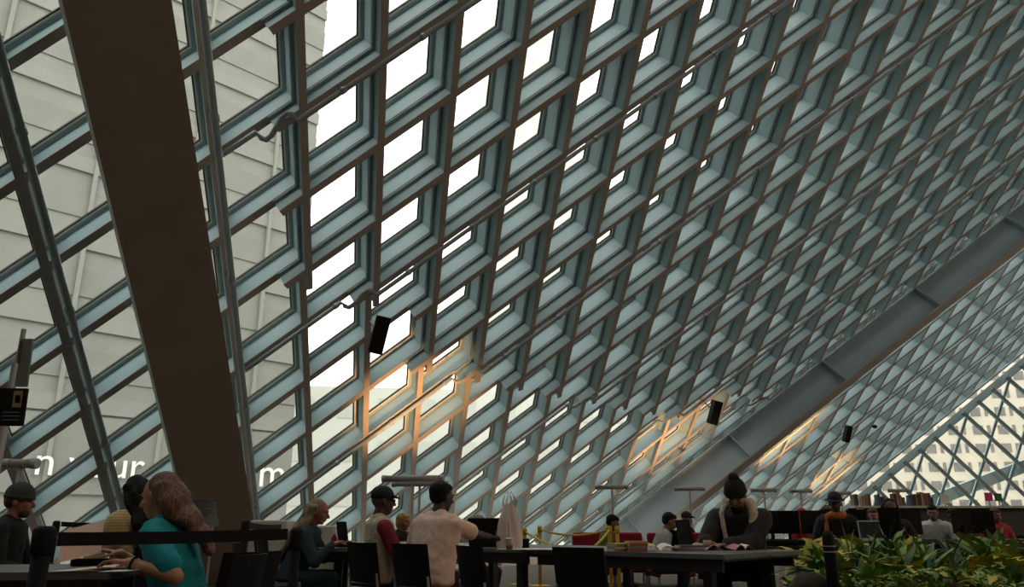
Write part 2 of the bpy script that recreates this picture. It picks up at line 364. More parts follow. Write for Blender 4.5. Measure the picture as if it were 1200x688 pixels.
def stripes(name, c1, c2, sc):
    m = bpy.data.materials.new(name); m.use_nodes = True; n = m.node_tree.nodes; l = m.node_tree.links; b = n['Principled BSDF']; b.inputs['Roughness'].default_value = .85
    t = n.new('ShaderNodeTexCoord'); w = n.new('ShaderNodeTexWave'); w.bands_direction = 'Z'; w.inputs['Scale'].default_value = sc; w.inputs['Distortion'].default_value = .6
    r = n.new('ShaderNodeValToRGB'); r.color_ramp.elements[0].color = (*c1,1); r.color_ramp.elements[1].color = (*c2,1); r.color_ramp.elements[0].position = .42; r.color_ramp.elements[1].position = .58
    l.new(t.outputs['Object'], w.inputs[0]); l.new(w.outputs[0], r.inputs[0]); l.new(r.outputs[0], b.inputs[0]); return m
M['yellow_stripe'] = stripes('yellow_white_stripes', (.5,.36,.05), (.5,.48,.42), 16)
M['beanie_stripe'] = stripes('grey_stripe_knit', (.02,.025,.022), (.06,.065,.055), 18)
def plastic():
    m = bpy.data.materials.new('thin_plastic_film'); m.use_nodes = True; b = m.node_tree.nodes['Principled BSDF']
    b.inputs['Base Color'].default_value = (.72,.6,.55,1); b.inputs['Roughness'].default_value = .35; b.inputs['Alpha'].default_value = .82
    return m
M['bag'] = plastic()
# ------------------------------------------------------------------ blended organic shapes
CLOUD = bpy.data.textures.new('folds', 'CLOUDS'); CLOUD.noise_scale = .09
def blob(name, mb, m, parent, vox, smooth=3, folds=0):
    o = mb.build(name, m, None, True); md = o.modifiers.new('r','REMESH'); md.mode = 'VOXEL'; md.voxel_size = vox; md.use_smooth_shade = True
    s_ = o.modifiers.new('s','SMOOTH'); s_.iterations = smooth; s_.factor = .5
    if folds: d = o.modifiers.new('d','DISPLACE'); d.texture = CLOUD; d.strength = folds; d.mid_level = .5; d.texture_coords = 'LOCAL'
    dg = bpy.context.evaluated_depsgraph_get(); me = bpy.data.meshes.new_from_object(o.evaluated_get(dg))
    old = o.data; o.modifiers.clear(); o.data = me; bpy.data.meshes.remove(old); me.name = name
    for p in me.polygons: p.use_smooth = True
    o.parent = parent; return o
Z3 = V((0,0,1))
def basis(f, up=Z3):
    f = f.normalized(); r = f.cross(up).normalized(); u = r.cross(f); return Matrix((r, f, u)).transposed()   # columns right, forward, up
def hand(mb, w, fd, pn, side, curl=.5, sc=1, fat=1.0):
    "palm at wrist w pointing fd, palm normal pn (where the palm faces), side=+1 right hand"
    fd = fd.normalized(); pn = (pn - fd*pn.dot(fd)).normalized(); ac = fd.cross(pn)*side   # ac towards the thumb
    c = w+fd*.045*sc
    for k in (-.028,-.010,.010,.027): mb.cone(w+ac*k*.6*sc, w+fd*.085*sc+ac*k*sc, .015*sc, .0115*sc, 8)
    for i, (k, ln) in enumerate(((.030,.070),(.010,.080),(-.010,.074),(-.029,.058))):
        p = w+fd*.085*sc+ac*k*sc; ang = 0
        for j, q in enumerate((.45,.32,.26)):
            ang += curl*(.5+.25*j); d = fd*math.cos(ang)+pn*math.sin(ang)+ac*(k*1.2); n_ = p+d.normalized()*ln*q*sc*1.05
            mb.cone(p, n_, (.0095-.001*j)*sc*fat, (.0085-.001*j)*sc*fat, 7); p = n_
    p = w+fd*.02*sc+ac*.026*sc
    for j, q in enumerate((.04,.032,.026)):
        d = (fd*(.6+.2*j)+ac*(.75-.3*j)+pn*.35).normalized(); n_ = p+d*q*sc; mb.cone(p, n_, (.013-.0015*j)*sc, (.0115-.0015*j)*sc, 7); p = n_
def elbow(s, w, l1, l2, pole):
    d = w-s; D = min(d.length, (l1+l2)*.995); a = d.normalized(); x = (l1*l1-l2*l2+D*D)/(2*D); h = math.sqrt(max(l1*l1-x*x, 1e-5))
    p = (pole - a*pole.dot(a)).normalized(); return s+a*x+p*h, s+a*D
def person(name, label, loc, az, lean=8, yaw=0, nod=10, skin='skin_tan', top='navy', sleeve='long', legs='trouser', hands=None, hair=None, hat=None, vox=.012, sc=1, group=None, stand=False, tz=None, extra=None, eyes=True, bend_side=0, wide=1, torso=None):
    "az: compass the body faces, degrees right of +Y. hands: world points (left, right) or None"
    root = empty(name, loc, -R(az)); tag(root, label, 'person', group)
    inv = Matrix.Rotation(R(az), 3, 'Z')
    def loc_of(p): return inv @ (V(p)-V(loc))
    S_ = sc; le = R(lean); hipz = (.93 if stand else .53)*S_
    if tz: hipz = max(.34, tz-S_*(.52*math.cos(le)+.255-.0006*nod))
    def T(x, y, z): # torso frame: z along spine above the hips, y forward
        return V((x*S_+math.sin(R(bend_side))*z*S_, (z*math.sin(le)+y*math.cos(le))*S_, hipz+(z*math.cos(le)-y*math.sin(le))*S_))
    hd = Matrix.Rotation(-R(yaw),3,'Z') @ Matrix.Rotation(-R(nod),3,'X')      # head: columns right, forward, up
    nb = T(0,-.01,.52); hc = nb + V((0,.025*S_,0)) + (hd @ V((0,.01,.132)))*S_ 
    def Hd(x,y,z): return hc + (hd @ V((x,y,z)))*S_
    b = MB(); q = vox
    # trunk and neck
    b.ell(T(0,0,.03), .165*S_*wide, .12*S_, .12*S_); b.ell(T(0,.005,.2), .145*S_*wide, .105*S_, .17*S_); b.ell(T(0,0,.38), .165*S_, .105*S_, .14*S_)
    b.cone(T(-.14,0,.45), T(.14,0,.45), .06*S_, .06*S_); b.cone(T(0,-.015,.46), hc+(hd@V((0,-.01,-.05)))*S_, .06*S_, .052*S_)
    # head
    b.ell(Hd(0,-.012,.022), .077*S_, .096*S_, .094*S_, hd); b.ell(Hd(0,.028,-.04), .06*S_, .062*S_, .078*S_, hd); b.ell(Hd(0,.062,-.095), .026*S_, .022*S_, .02*S_, hd)
    b.cone(Hd(0,.086,.012), Hd(0,.112,-.026), .009*S_, .0145*S_); b.ell(Hd(0,.082,.024), .046*S_, .014*S_, .011*S_, hd)
    b.ell(Hd(0,.088,-.055), .024*S_, .012*S_, .006*S_, hd); b.ell(Hd(0,.086,-.067), .021*S_, .012*S_, .007*S_, hd)
    for k in (-1,1):
        b.ell(Hd(.078*k,-.012,-.012), .011*S_, .018*S_, .031*S_, hd); b.ell(Hd(.036*k,.064,-.026), .024*S_, .022*S_, .022*S_, hd)
    sh = MB()   # top garment
    g = .014*S_
    for i_ in range(25):
        t_ = i_/24; ww = (.165+.03*t_-.012*math.sin(math.pi*t_))*S_*wide+g; sh.ell(T(0,.004,.0+.44*t_), ww, (.125+.005*math.sin(math.pi*t_)-.02*t_)*S_+g, .085*S_, nu=20)
    sh.cone(T(-.15,-.005,.455), T(.15,-.005,.455), .066*S_, .066*S_); sh.cone(T(-.05,-.01,.48), T(.05,-.01,.48), .07*S_, .07*S_)
    slv = sh if torso is None else MB()
    hp = []
    for k, side in ((0,-1),(1,1)):
        s = T(.185*side,0,.43)
        tgt = loc_of(hands[k]) if hands and hands[k] is not None else V((.2*side*S_, (.33 if not stand else .08)*S_, hipz+(.13 if not stand else -.15)*S_))
        e, w = elbow(s, tgt, .29*S_, .255*S_, V((.55*side,-.25,-1)))
        b.cone(s, e, .047*S_, .04*S_); b.cone(e, w, .039*S_, .026*S_); hp.append((e,w))
        fd = (w-e).normalized(); fd2 = V((fd.x, fd.y, fd.z*.3)).normalized() if hands else fd
        hand(b, w, fd2, V((0,0,-1)) if abs(fd2.z) < .8 else V((-side,0,0)), side, .45, S_)
        if sleeve == 'short':
            m_ = s.lerp(e,.72); slv.cone(s, m_, .066*S_, .07*S_)
        elif sleeve == 'long':
            slv.cone(s, e, .07*S_, .058*S_); slv.cone(e, e.lerp(w,.93), .057*S_, .04*S_)
        elif sleeve == 'puffy':
            slv.cone(s, e, .095*S_, .085*S_); slv.cone(e, e.lerp(w,.95), .083*S_, .06*S_)
    lg = MB()
    for side in (-1,1):
        h0 = V((.09*side*S_,0,hipz-.01*S_))
        if stand: kn = V((.1*side*S_,.03*S_,.5*S_)); an = V((.1*side*S_,-.02*S_,.08*S_))
        else: kn = V((.12*side*S_,.43*S_,hipz)); an = V((.12*side*S_,.38*S_,.09))
        for mb_, e_ in ((b,0),(lg,.014)):
            mb_.cone(h0, kn, (.078+e_)*S_, (.056+e_)*S_); mb_.cone(kn, an, (.054+e_)*S_, (.038+e_)*S_)
        st = MB(); st.cone(an+V((0,-.03,-.035)), an+V((0,.15,-.05)), .04, .035); o_ = blob('shoe', st, 'shoe', root, .014)
    lg.ell((0,0,hipz), .16*S_*wide, .125*S_, .10*S_)
    bod = blob('body', b, skin, root, q, 2)
    if torso is None: blob('top_garment', sh, top, root, max(q,.011), 3, .018)
    else:
        blob('vest', sh, torso, root, max(q,.011), 3, .014); blob('sleeves', slv, top, root, max(q,.011), 3, .012)
    blob('trousers', lg, legs, root, .014, 3, .01)
    if eyes:
        for k in (-1,1):
            e_ = MB(); e_.ell(Hd(.03*k,.083,.006), .011*S_, .008*S_, .006*S_, hd); e_.build('eye', 'eye', bod, True)
            e_ = MB(); e_.ell(Hd(.031*k,.09,.026), .017*S_, .006*S_, .004*S_, hd); e_.build('eyebrow', hair[1] if hair else 'hair_black', bod, True)
    if hair:
        kind, hm = hair; h = MB()
        h.ell(Hd(0,-.036,.036), .086*S_, .092*S_, .093*S_, hd)
        if kind == 'short': h.ell(Hd(0,-.055,.0), .08*S_, .062*S_, .07*S_, hd); h.ell(Hd(0,.02,.075), .068*S_, .06*S_, .04*S_, hd)
        if kind == 'back':      # long wavy lock gathered down the back
            for i in range(11):
                t = i/10; an_ = R(-78+156*t); x0 = math.sin(an_)*.085; y0 = -math.cos(an_)*.08-.035
                pts = [Hd(x0,y0,.03), Hd(x0*1.08,y0*1.15-.01,-.06), Hd(x0*.95,y0*1.2-.05,-.14), T(x0*.85,-.15-.02*math.cos(an_),.44), T(x0*.6,-.185,.36), T(x0*.38,-.20,.30), T(x0*.2,-.20,.26)]
                for u in range(6):
                    for v_ in range(3):
                        g0 = u*3+v_; w0 = .012*math.sin(g0*1.25+i*.35); w1 = .012*math.sin((g0+1)*1.25+i*.35); rr = (.031 if u < 3 else .027-.004*(u-3))*S_
                        h.cone(pts[u].lerp(pts[u+1],v_/3)+V((w0*.5,w0,0)), pts[u].lerp(pts[u+1],(v_+1)/3)+V((w1*.5,w1,0)), rr, rr*.97, 8)
        if kind in ('long','verylong'):
            n_ = 9 if vox < .01 else 6
            for i in range(n_):
                t = i/(n_-1); an_ = R(-84+168*t); x0 = math.sin(an_)*.085; y0 = -math.cos(an_)*.085-.03
                p0 = Hd(x0,y0,.03); p1 = Hd(x0*1.12,y0*1.15,-.09); bk = T(x0*1.2, -.125-.03*math.cos(an_*1.0), .40); b2 = T(x0*.9, -.155, .24+.04*math.sin(i*2.1)); b3 = T(x0*.6,-.16,.12+.05*math.sin(i*1.7))
                pts = [p0,p1,bk,b2] + ([b3] if kind=='verylong' else [])
                for u in range(len(pts)-1):
                    for v_ in range(3):
                        a_ = pts[u].lerp(pts[u+1], v_/3); c_ = pts[u].lerp(pts[u+1], (v_+1)/3)
                        wv = .010*math.sin((u*3+v_)*1.6+i); wv2 = .010*math.sin((u*3+v_+1)*1.6+i)
                        rr = (.032 if u < 2 else .027-.006*(u-2))*S_
                        h.cone(a_+V((wv,wv,0)), c_+V((wv2,wv2,0)), rr, rr*.96, 8)
        if kind == 'fringe': h.ell(Hd(0,-.05,-.02), .084*S_, .075*S_, .09*S_, hd); h.ell(Hd(0,.04,.07), .06*S_, .04*S_, .03*S_, hd)
        # keep the face clear
        hb = blob('hair', h, hm, root, max(vox*.9,.009), 2, .012)
    if hat:
        kind, hm = hat; h = MB()
        if kind == 'cap':
            h.ell(Hd(0,-.012,.05), .088*S_, .106*S_, .085*S_, hd); o_ = blob('cap_crown', h, hm, root, .01, 2)
            bb = MB(); n_ = 12; top_ = []; bot = []
            for i in range(n_+1):
                t = R(-75+150*i/n_); top_.append(Hd(math.sin(t)*.078, .07+math.cos(t)*.085, .045-.02*math.cos(t))); bot.append(Hd(math.sin(t)*.07, .05+math.cos(t)*.02, .05))
            for i in range(n_):
                for dz in (0,.006): bb.quad(top_[i]+V((0,0,dz)), top_[i+1]+V((0,0,dz)), bot[i+1]+V((0,0,dz)), bot[i]+V((0,0,dz)))
                bb.quad(top_[i], top_[i+1], top_[i+1]+V((0,0,.006)), top_[i]+V((0,0,.006)))
            bb.build('brim', hm, o_, True)
        if kind in ('beanie','pompom'):
            h.ell(Hd(0,-.015,.05), .094*S_, .112*S_, .102*S_, hd)
            for i in range(16):
                t = 2*math.pi*i/16; t2 = 2*math.pi*(i+1)/16
                h.cone(Hd(math.sin(t)*.088,-.012+math.cos(t)*.106,.03), Hd(math.sin(t2)*.088,-.012+math.cos(t2)*.106,.03), .014*S_, .014*S_, 8)
            if kind == 'pompom': h.ell(Hd(0,-.03,.155), .048*S_, .048*S_, .035*S_, hd)
            blob('beanie', h, hm, root, .01, 2, .004)
        if kind == 'brimhat':
            h.ell(Hd(0,-.012,.07), .09*S_, .105*S_, .085*S_, hd); h.ell(Hd(0,-.012,.045), .135*S_, .15*S_, .012*S_, hd); blob('hat', h, hm, root, .01, 1)
    if extra: extra(root, T, Hd, hd, hp, S_)
    return root
def box_obj(name, m, c, ax, hx, hy, hz, parent=None):
    q = MB(); ax = V(ax).normalized(); q.obox(V(c), ax, Z3.cross(ax), Z3, hx, hy, hz); return q.build(name, m, parent)
# ------------------------------------------------------------------ tables
DK = -MH   # long side of the tables runs towards the wall
def table(name, label, corner, ln, wd, dirl=DK, dirw=H, h=.73, group='dark reading tables', tm='desk_edge'):
    r = empty(name, (corner.x, corner.y, 0)); tag(r, label, 'table', group); X = V(dirl); Yv = V(dirw); c = X*ln/2+Yv*wd/2
    q = MB(); q.obox(c+Z3*(h-.018), X, Yv, Z3, ln/2-.004, wd/2, .018); q.build('tabletop', tm, r)
    for y in (.08, wd-.08): q = MB(); q.obox(X*ln/2+Yv*y+Z3*(h-.085), X, Yv, Z3, ln/2-.06, .015, .05); q.build('apron', 'desk', r)
    q = MB(); q.obox(c+Z3*(h-.045), X, Yv, Z3, ln/2-.03, wd/2-.03, .01); q.build('underframe', 'desk', r)
    for x in (.25, ln-.25):
        for y in (.2, wd-.2): q = MB(); q.obox(X*x+Yv*y+Z3*(h-.05)/2, X, Yv, Z3, .04, .04, (h-.05)/2); q.build('leg', 'desk', r)
    return r
TC = V((1.62,6.2,0))
table('reading_table', 'long dark table nearest the camera, holding the book stacks', TC, 2.0, 1.45)
table('reading_table', 'dark table holding the plastic bag and the iced coffee', TC+DK*2.0, 1.9, 1.45)
table('reading_table', 'dark table under the black monitor, left of the plastic bag', TC+DK*3.9, 1.9, 1.45)
tb = pt(364,641,7.9); table('reading_table', 'small dark table in front of the long haired man in denim', V((tb.x,tb.y,0)), .95, .76, V((1,.05,0)).normalized(), V((-.05,1,0)).normalized())
tw = V((-3.3,3.75,0)); table('reading_table', 'low light edged table under the papers of the woman in teal', tw, 1.35, .85, V((.98,.2,0)).normalized(), V((-.2,.98,0)).normalized(), h=.73)
# ------------------------------------------------------------------ chairs
def chair_proto():
    r = empty('reading_chair'); 
    b = MB(); n = 8
    for i in range(n):
        for j in range(6):
            def p(i_, j_, t=0): x = -.21+.42*i_/n; z = .47+.33*j_/6; return V((x, -.2-.04*(1-(x/.21)**2)-.06*(j_/6)+t, z))
            b.quad(p(i,j), p(i+1,j), p(i+1,j+1), p(i,j+1)); b.quad(p(i,j,.018), p(i,j+1,.018), p(i+1,j+1,.018), p(i+1,j,.018))
    for i in range(n): b.quad(p(i,6), p(i+1,6), p(i+1,6,.018), p(i,6,.018)); b.quad(p(i,0), p(i,0,.018), p(i+1,0,.018), p(i+1,0))
    for j in range(6): b.quad(p(0,j), p(0,j+1), p(0,j+1,.018), p(0,j,.018)); b.quad(p(n,j), p(n,j,.018), p(n,j+1,.018), p(n,j+1))
    b.build('backrest', 'black', r, True)
    q = MB(); q.box(-.215,.215,-.2,.23,.43,.46); o = q.build('seat', 'black', r); m = o.modifiers.new('b','BEVEL'); m.width = .012; m.segments = 2
    for sx in (-1,1):
        q = MB(); q.tube([(.2*sx,.2,.43),(.21*sx,.22,0)], .011, 8); q.build('leg', 'metal', r)
        q = MB(); q.tube([(.2*sx,-.22,.55),(.2*sx,-.2,.43),(.21*sx,-.24,0)], .011, 8); q.build('leg', 'metal', r)
    return r
ch0 = chair_proto(); first = [True]
def chair(x, y, az, label):
    o = ch0 if first[0] else copy_tree(ch0); first[0] = False
    o.location = (x, y, 0); o.rotation_euler = (0,0,-R(az)); tag(o, label, 'chair', 'black moulded chairs at the reading tables')
AZ = 42.6
# ------------------------------------------------------------------ people
# woman in teal
wp = pt(224,660,4.3)
def beard(c, m='hair_brown'):
    def f(root, T, Hd, hd, hp, s):
        q = MB(); q.ell(Hd(0,.05,-.085), .055*s, .045*s, .042*s, hd); q.ell(Hd(0,.09,-.045), .028*s, .012*s, .008*s, hd); blob('beard', q, m, root, .01, 2)
    return f
def woman_extra(root, T, Hd, hd, hp, s):
    e, w = hp[0]; q = MB(); a = (w-e).normalized(); c = w-a*.02; x = a.orthogonal().normalized(); y = a.cross(x)
    q.tube([c+(x*math.cos(t)+y*math.sin(t))*.031*s for t in [k*math.pi/8 for k in range(17)]], .006, 8); q.build('wristband', 'black', root, True)
hx, hy = pt(152,655,4.05), pt(141,645,4.45)
person('person', 'woman with long wavy auburn hair in a teal T-shirt reading papers', (wp.x, 4.3, 0), -84, lean=20, yaw=6, nod=14, skin='skin_light', top='teal_shirt', sleeve='short',
    hands=(V((hx.x,hx.y,.77)), V((hy.x,hy.y,.80))), hair=('back','hair_auburn'), vox=.008, sc=.97, tz=1.215, extra=woman_extra)
chair(wp.x+.06, 4.32, -84, 'black chair under the woman in teal')
p_ = pt(27,600,6.4)
person('person', 'man in a striped grey beanie and dark jacket at the far left edge', (p_.x-.12, 6.4, 0), 78, lean=4, yaw=0, nod=6, skin='skin_red', top='jacket', hat=('beanie','beanie_stripe'), hair=('short','hair_brown'), vox=.009, extra=beard(0), sc=1.0, tz=1.25)
p_ = pt(166,600,6.0)
person('person', 'person with black hair in a yellow striped top behind the woman in teal', (p_.x, 6.0, 0), -60, lean=4, nod=25, skin='skin_tan', top='yellow_stripe', hair=('long','hair_black'), sc=1.0, tz=1.30)
chair(p_.x+.02, 6.0, -60, 'black chair of the person in the yellow striped top')
p_ = pt(345,640,8.0); hr = pt(407,637,8.0)
person('person', 'man with long grey blond hair in a blue denim jacket reaching to a laptop', (p_.x-.02, 8.0, 0), 88, lean=20, nod=14, skin='skin_red', top='denim', legs='denim', hair=('verylong','hair_blond'),
    hands=(V((hr.x-.1,8.25,.77)), V((hr.x-.12,7.9,.77))), vox=.009, tz=1.19)
chair(p_.x-.08, 8.0, 88, 'black chair of the long haired man in denim'); 
p_ = pt(447,640,7.3)
def glasses(root, T, Hd, hd, hp, s):
    q = MB()
    for k in (-1,1): q.ell(Hd(.032*k,.095,.004), .024*s, .006*s, .016*s, hd); q.bar(Hd(.055*k,.09,.008), Hd(.08*k,-.01,.008), .004, .005)
    q.build('sunglasses', 'black', root, True)
person('person', 'man in a black baseball cap, tan fleece vest and crimson sleeves', (p_.x, 7.3, 0), 66, lean=-4, yaw=-2, nod=3, skin='skin_dark', top='red_sleeve', torso='vest', hat=('cap','navy'), vox=.009, extra=glasses, sc=1.04, wide=1.12, tz=1.285)
chair(p_.x+.03, 7.28, 44, 'black chair of the man in the black cap')
p_ = pt(506,640,6.9); hr = pt(583,634,7.45)
person('person', 'broad man in a pale T-shirt seen from behind, arm stretched to a cup', (p_.x, 6.9, 0), 32, lean=8, yaw=14, nod=8, skin='skin_deep', top='tshirt', sleeve='short', hair=('short','hair_black'),
    hands=(None, V((hr.x,7.45,.82))), vox=.009, sc=1.06, wide=1.2, tz=1.31)
p_ = pt(498,668,6.8); chair(p_.x+.04, 6.86, AZ-2, 'black chair under the man in the pale T-shirt')
p_ = pt(584,660,6.1); chair(p_.x, 6.15, AZ+18, 'empty black chair in front of the iced coffee')
p_ = pt(702,660,5.7); chair(p_.x, 5.8, AZ-4, 'empty black chair in front of the book stacks')
p_ = pt(254,660,4.75); chair(p_.x, 4.85, -60, 'empty black chair right behind the woman in teal')
p_ = pt(309,660,6.9); chair(p_.x, 7.0, 60, 'empty black chair between the two belt posts')
p_ = pt(466,640,11.6)
person('person', 'person with short blond hair behind the man in the black cap', (p_.x, 11.6, 0), 120, lean=6, nod=5, skin='skin_red', top='jacket', hair=('fringe','hair_yellow'), sc=1.0, tz=1.10)
p_ = pt(550,640,11.2)
person('person', 'person in a khaki cap behind the black monitor', (p_.x, 11.2, 0), 130, lean=12, nod=14, skin='skin_tan', top='khaki', hat=('cap','khaki'), sc=.97, tz=1.05)
p_ = pt(704,640,13)
person('person', 'dark haired man in an olive shirt beside the yellow ropes', (p_.x, 13, 0), 95, lean=14, nod=24, skin='skin_tan', top='olive', hair=('short','hair_black'), vox=.013, sc=1.02, tz=1.09)
p_ = pt(766,640,12.2)
person('person', 'man in a light grey shirt bent over a laptop in a red armchair', (p_.x, 12.2, 0), 88, lean=20, nod=22, skin='skin_tan', top='grey_shirt', hair=('short','hair_black'), vox=.013, sc=1.06, sleeve='short', tz=1.12)
p_ = pt(805,640,14.4)
person('person', 'small figure in a dark cap just left of the man with the pompom beanie', (p_.x-.05, 14.4, 0), 70, lean=6, nod=5, skin='skin_tan', top='jacket', hat=('cap','navy'), vox=.013, sc=1.0, tz=1.17)
# beanie man
bp_ = pt(872,640,7.75); hl, hr_ = pt(852,636,7.35), pt(828,634,7.4)
def coat(root, T, Hd, hd, hp, s):
    q = MB()
    for side in (-1,1):
        pts = [T(.10*side,-.03,.56), T(.13*side,.07,.50), T(.12*side,.13,.40), T(.10*side,.165,.28), T(.09*side,.17,.16)]
        kk = 1 if side < 0 else .6
        for i in range(len(pts)-1): q.cone(pts[i], pts[i+1], (.052-.006*i)*kk, (.048-.006*i)*kk, 8)
    q.cone(T(-.10,-.04,.565), T(.10,-.04,.565), .045, .045); blob('shearling_collar', q, 'shearling', root, .011, 2, .01)
    q = MB(); q.ell(T(0,.05,.47), .085, .07, .09); q.ell(T(0,.14,.25), .06, .035, .17); blob('scarf', q, 'black', root, .012, 2, .01)
    beard(0,'hair_black')(root, T, Hd, hd, hp, s)
person('person', 'man in a black pompom beanie and dark shearling jacket writing at the table', (bp_.x+.02, 7.85, 0), 203, lean=16, nod=30, yaw=0, skin='skin_tan', top='jacket', sleeve='puffy', hat=('pompom','knit'),
    hands=(V((hl.x,hl.y,.775)), V((hr_.x,hr_.y,.80))), vox=.009, extra=coat, sc=1.12, wide=1.15, tz=1.36)
# far right group
for (px,Y,az,top,hair_,hat_,skin_,sc_,lab) in (
    (984,10.8,200,'jacket',('short','hair_brown'),('brimhat','navy'),'skin_dark',1.04,'person in a black brimmed hat and orange scarf among the far monitors'),
    (937,13.3,150,'red',('short','hair_black'),('cap','red'),'skin_red',.93,'person in a red cap hidden behind a far monitor'),
    (969,12.6,170,'jacket',('short','hair_brown'),None,'skin_tan',.95,'brown haired person left of the brimmed hat'),
    (1012,12.8,190,'wood_red',('short','hair_brown'),None,'skin_red',.93,'brown haired person behind the silver laptop'),
    (1047,10.6,195,'jacket',('long','hair_black'),None,'skin_dark',.98,'woman with long black hair facing the camera at the far desks'),
    (1026,13.0,190,'pink',('short','hair_brown'),None,'skin_light',.93,'person in a pink top by the bookshelf'),
    (1100,12.6,215,'white_shirt',('short','hair_black'),None,'skin_tan',.96,'black haired person in a white shirt near the pale card sign'),
    (1118,13.2,180,'green_shirt',('short','hair_black'),None,'skin_dark',.93,'person in a green top right of the white shirted one'),
    (1168,13.0,180,'red',('short','hair_brown'),None,'skin_tan',.93,'person in red at the far right below the pink sign')):
    p_ = pt(px,640,Y)
    def scarf(root, T, Hd, hd, hp, s):
        q = MB(); q.ell(T(0,.03,.5), .13*s, .11*s, .07*s); q.cone(T(.1,.05,.5), T(.14,.1,.3), .045, .03); blob('scarf', q, 'orange', root, .013, 2)
    person('person', lab, (p_.x, Y, 0), az, lean=8, nod=12, skin=skin_, top=top, hair=hair_, hat=hat_, vox=.014, sc=sc_, extra=scarf if hat_ and hat_[0]=='brimhat' else None)
# ------------------------------------------------------------------ things on the tables
def put(name, label, cat, px, py, Y, z=None, group=None, rz=0):
    p = pt(px,py,Y); o = empty(name, (p.x, p.y, p.z if z is None else z), rz); return tag(o, label, cat, group)
def monitor(px, Y, wd, hh, az, label, zb=.73, m='black', grp='black monitors on the far desks'):
    r = put('monitor', label, 'monitor', px, 600, Y, zb, grp, -R(az)); q = MB(); q.obox((0,0,.09+hh/2), V((1,0,0)), V((0,1,0)), Z3, wd/2, .012, hh/2); pn_ = q.build('panel', m, r)
    q = MB(); q.obox((0,.016,.09+hh/2), V((1,0,0)), V((0,1,0)), Z3, wd/2-.015, .003, hh/2-.015); q.build('screen', 'screen', pn_)
    q = MB(); q.box(-.02,.02,-.05,-.01,.01,.2); q.build('stand', 'black', r); q = MB(); q.box(-.1,.1,-.11,.07,0,.014); q.build('foot', 'black', r); return r
def laptop(px, Y, az, label, m='black', zb=.73, wd=.34, open_=100, sz=.235):
    r = put('laptop', label, 'laptop', px, 600, Y, zb, None, -R(az))
    q = MB(); q.box(-wd/2,wd/2,0,sz,.0,.018); q.build('keyboard_base', m, r)
    t = R(open_); d = V((0,math.cos(t),math.sin(t))); q = MB(); q.obox(d*sz/2+V((0,0,.018)), V((1,0,0)), d, V((0,-d.z,d.y)), wd/2, sz/2, .006); lid_ = q.build('screen_lid', m, r)
    q = MB(); q.obox(d*sz/2+V((0,0,.018))-V((0,-d.z,d.y))*.007, V((1,0,0)), d, V((0,-d.z,d.y)), wd/2-.015, sz/2-.015, .001); q.build('display', 'screen', lid_); return r
laptop(405, 8.35, 62, 'black laptop open in front of the long haired man')
laptop(572, 8.3, 22, 'wide black laptop open beside the plastic bag', wd=.42, sz=.27)
laptop(803, 7.9, 80, 'thin black laptop seen edge on beside the pompom beanie man', sz=.25)
laptop(1019, 10.4, 190, 'silver laptop open at the far desks', m='silver', wd=.32, zb=.75)
laptop(787, 12.2, 70, 'black laptop on the lap of the man in the grey shirt', zb=.62)
for i, (px, Y, wd, lab) in enumerate(((902,12,.26,'left of all'),(923,12,.30,'second from the left'),(950,11.8,.34,'in front of the red cap'),(1003,11.2,.26,'just right of the brimmed hat'),
        (1066,11,.30,'right of the long haired woman'),(1041,9.9,.24,'in front of the long haired woman'),(1125,12,.32,'in front of the green top'),(1150,12,.3,'last on the right'),(972,11.2,.28,'in front of the brimmed hat'))):
    monitor(px, Y, wd, .33, (20 if i%2 else -10), 'black monitor on the far desks, '+lab)
for x0, x1, Y, lab in ((870,960,12.1,'far dark desk under the first monitors'),(965,1078,10.9,'far dark desk in front of the brimmed hat'),(1085,1215,12.1,'far dark desk at the right under the signs')):
    a_, b_ = pt(x0,630,Y), pt(x1,630,Y); table('computer_desk', lab, V((a_.x,Y-.35,0)), b_.x-a_.x, .75, V((1,0,0)), V((0,1,0)), .74, 'computer desks at the far right', 'desk')
# plastic bag
def bag():
    r = put('plastic_bag', 'tall thin white plastic carrier bag standing on the table', 'bag', 597, 640, 7.55, .732)
    q = MB(); n = 40; m = 20; prof = [(0,.11),(.03,.12),(.12,.118),(.22,.105),(.3,.085),(.36,.062),(.40,.05)]
    ring = []
    for i in range(m+1):
        z = .40*i/m
        for k in range(len(prof)-1):
            if prof[k][0] <= z <= prof[k+1][0]: t = (z-prof[k][0])/(prof[k+1][0]-prof[k][0]); w_ = prof[k][1]*(1-t)+prof[k+1][1]*t
        ring.append([V(((w_*math.cos(a)*(1+.05*math.sin(a*9+z*14))), (w_*.55*math.sin(a)*(1+.12*math.sin(a*7+z*9))), z)) for a in [2*math.pi*j/n for j in range(n)]])
    for i in range(m):
        for j in range(n): q.quad(ring[i][j], ring[i][(j+1)%n], ring[i+1][(j+1)%n], ring[i+1][j])
    q.poly(ring[0][::-1]); q.build('bag_body', 'bag', r, True, True)
    for s, dx in ((1,-.02),(-1,.012)):
        q = MB(); pr = None
        for k in range(17):
            t = k/16; a = math.pi*t; c = V((dx+.04*math.cos(a)*-1, s*.02, .385+.125*math.sin(a)**.8)); wdt = .022
            cur = (c+V((wdt*math.cos(a)*-.5,0,-wdt*math.sin(a)*.5)), c+V((wdt*math.cos(a)*.5,.01,wdt*math.sin(a)*.5)))
            if pr: q.quad(pr[0], pr[1], cur[1], cur[0])
            pr = cur
        q.build('handle', 'bag', r, True)
    q = MB(); q.obox((-.125,-.05,.14), V((.4,-.9,0)).normalized(), V((.9,.4,0)).normalized(), Z3, .012, .002, .02); q.build('printed_mark', 'book_blue', r)
bag()
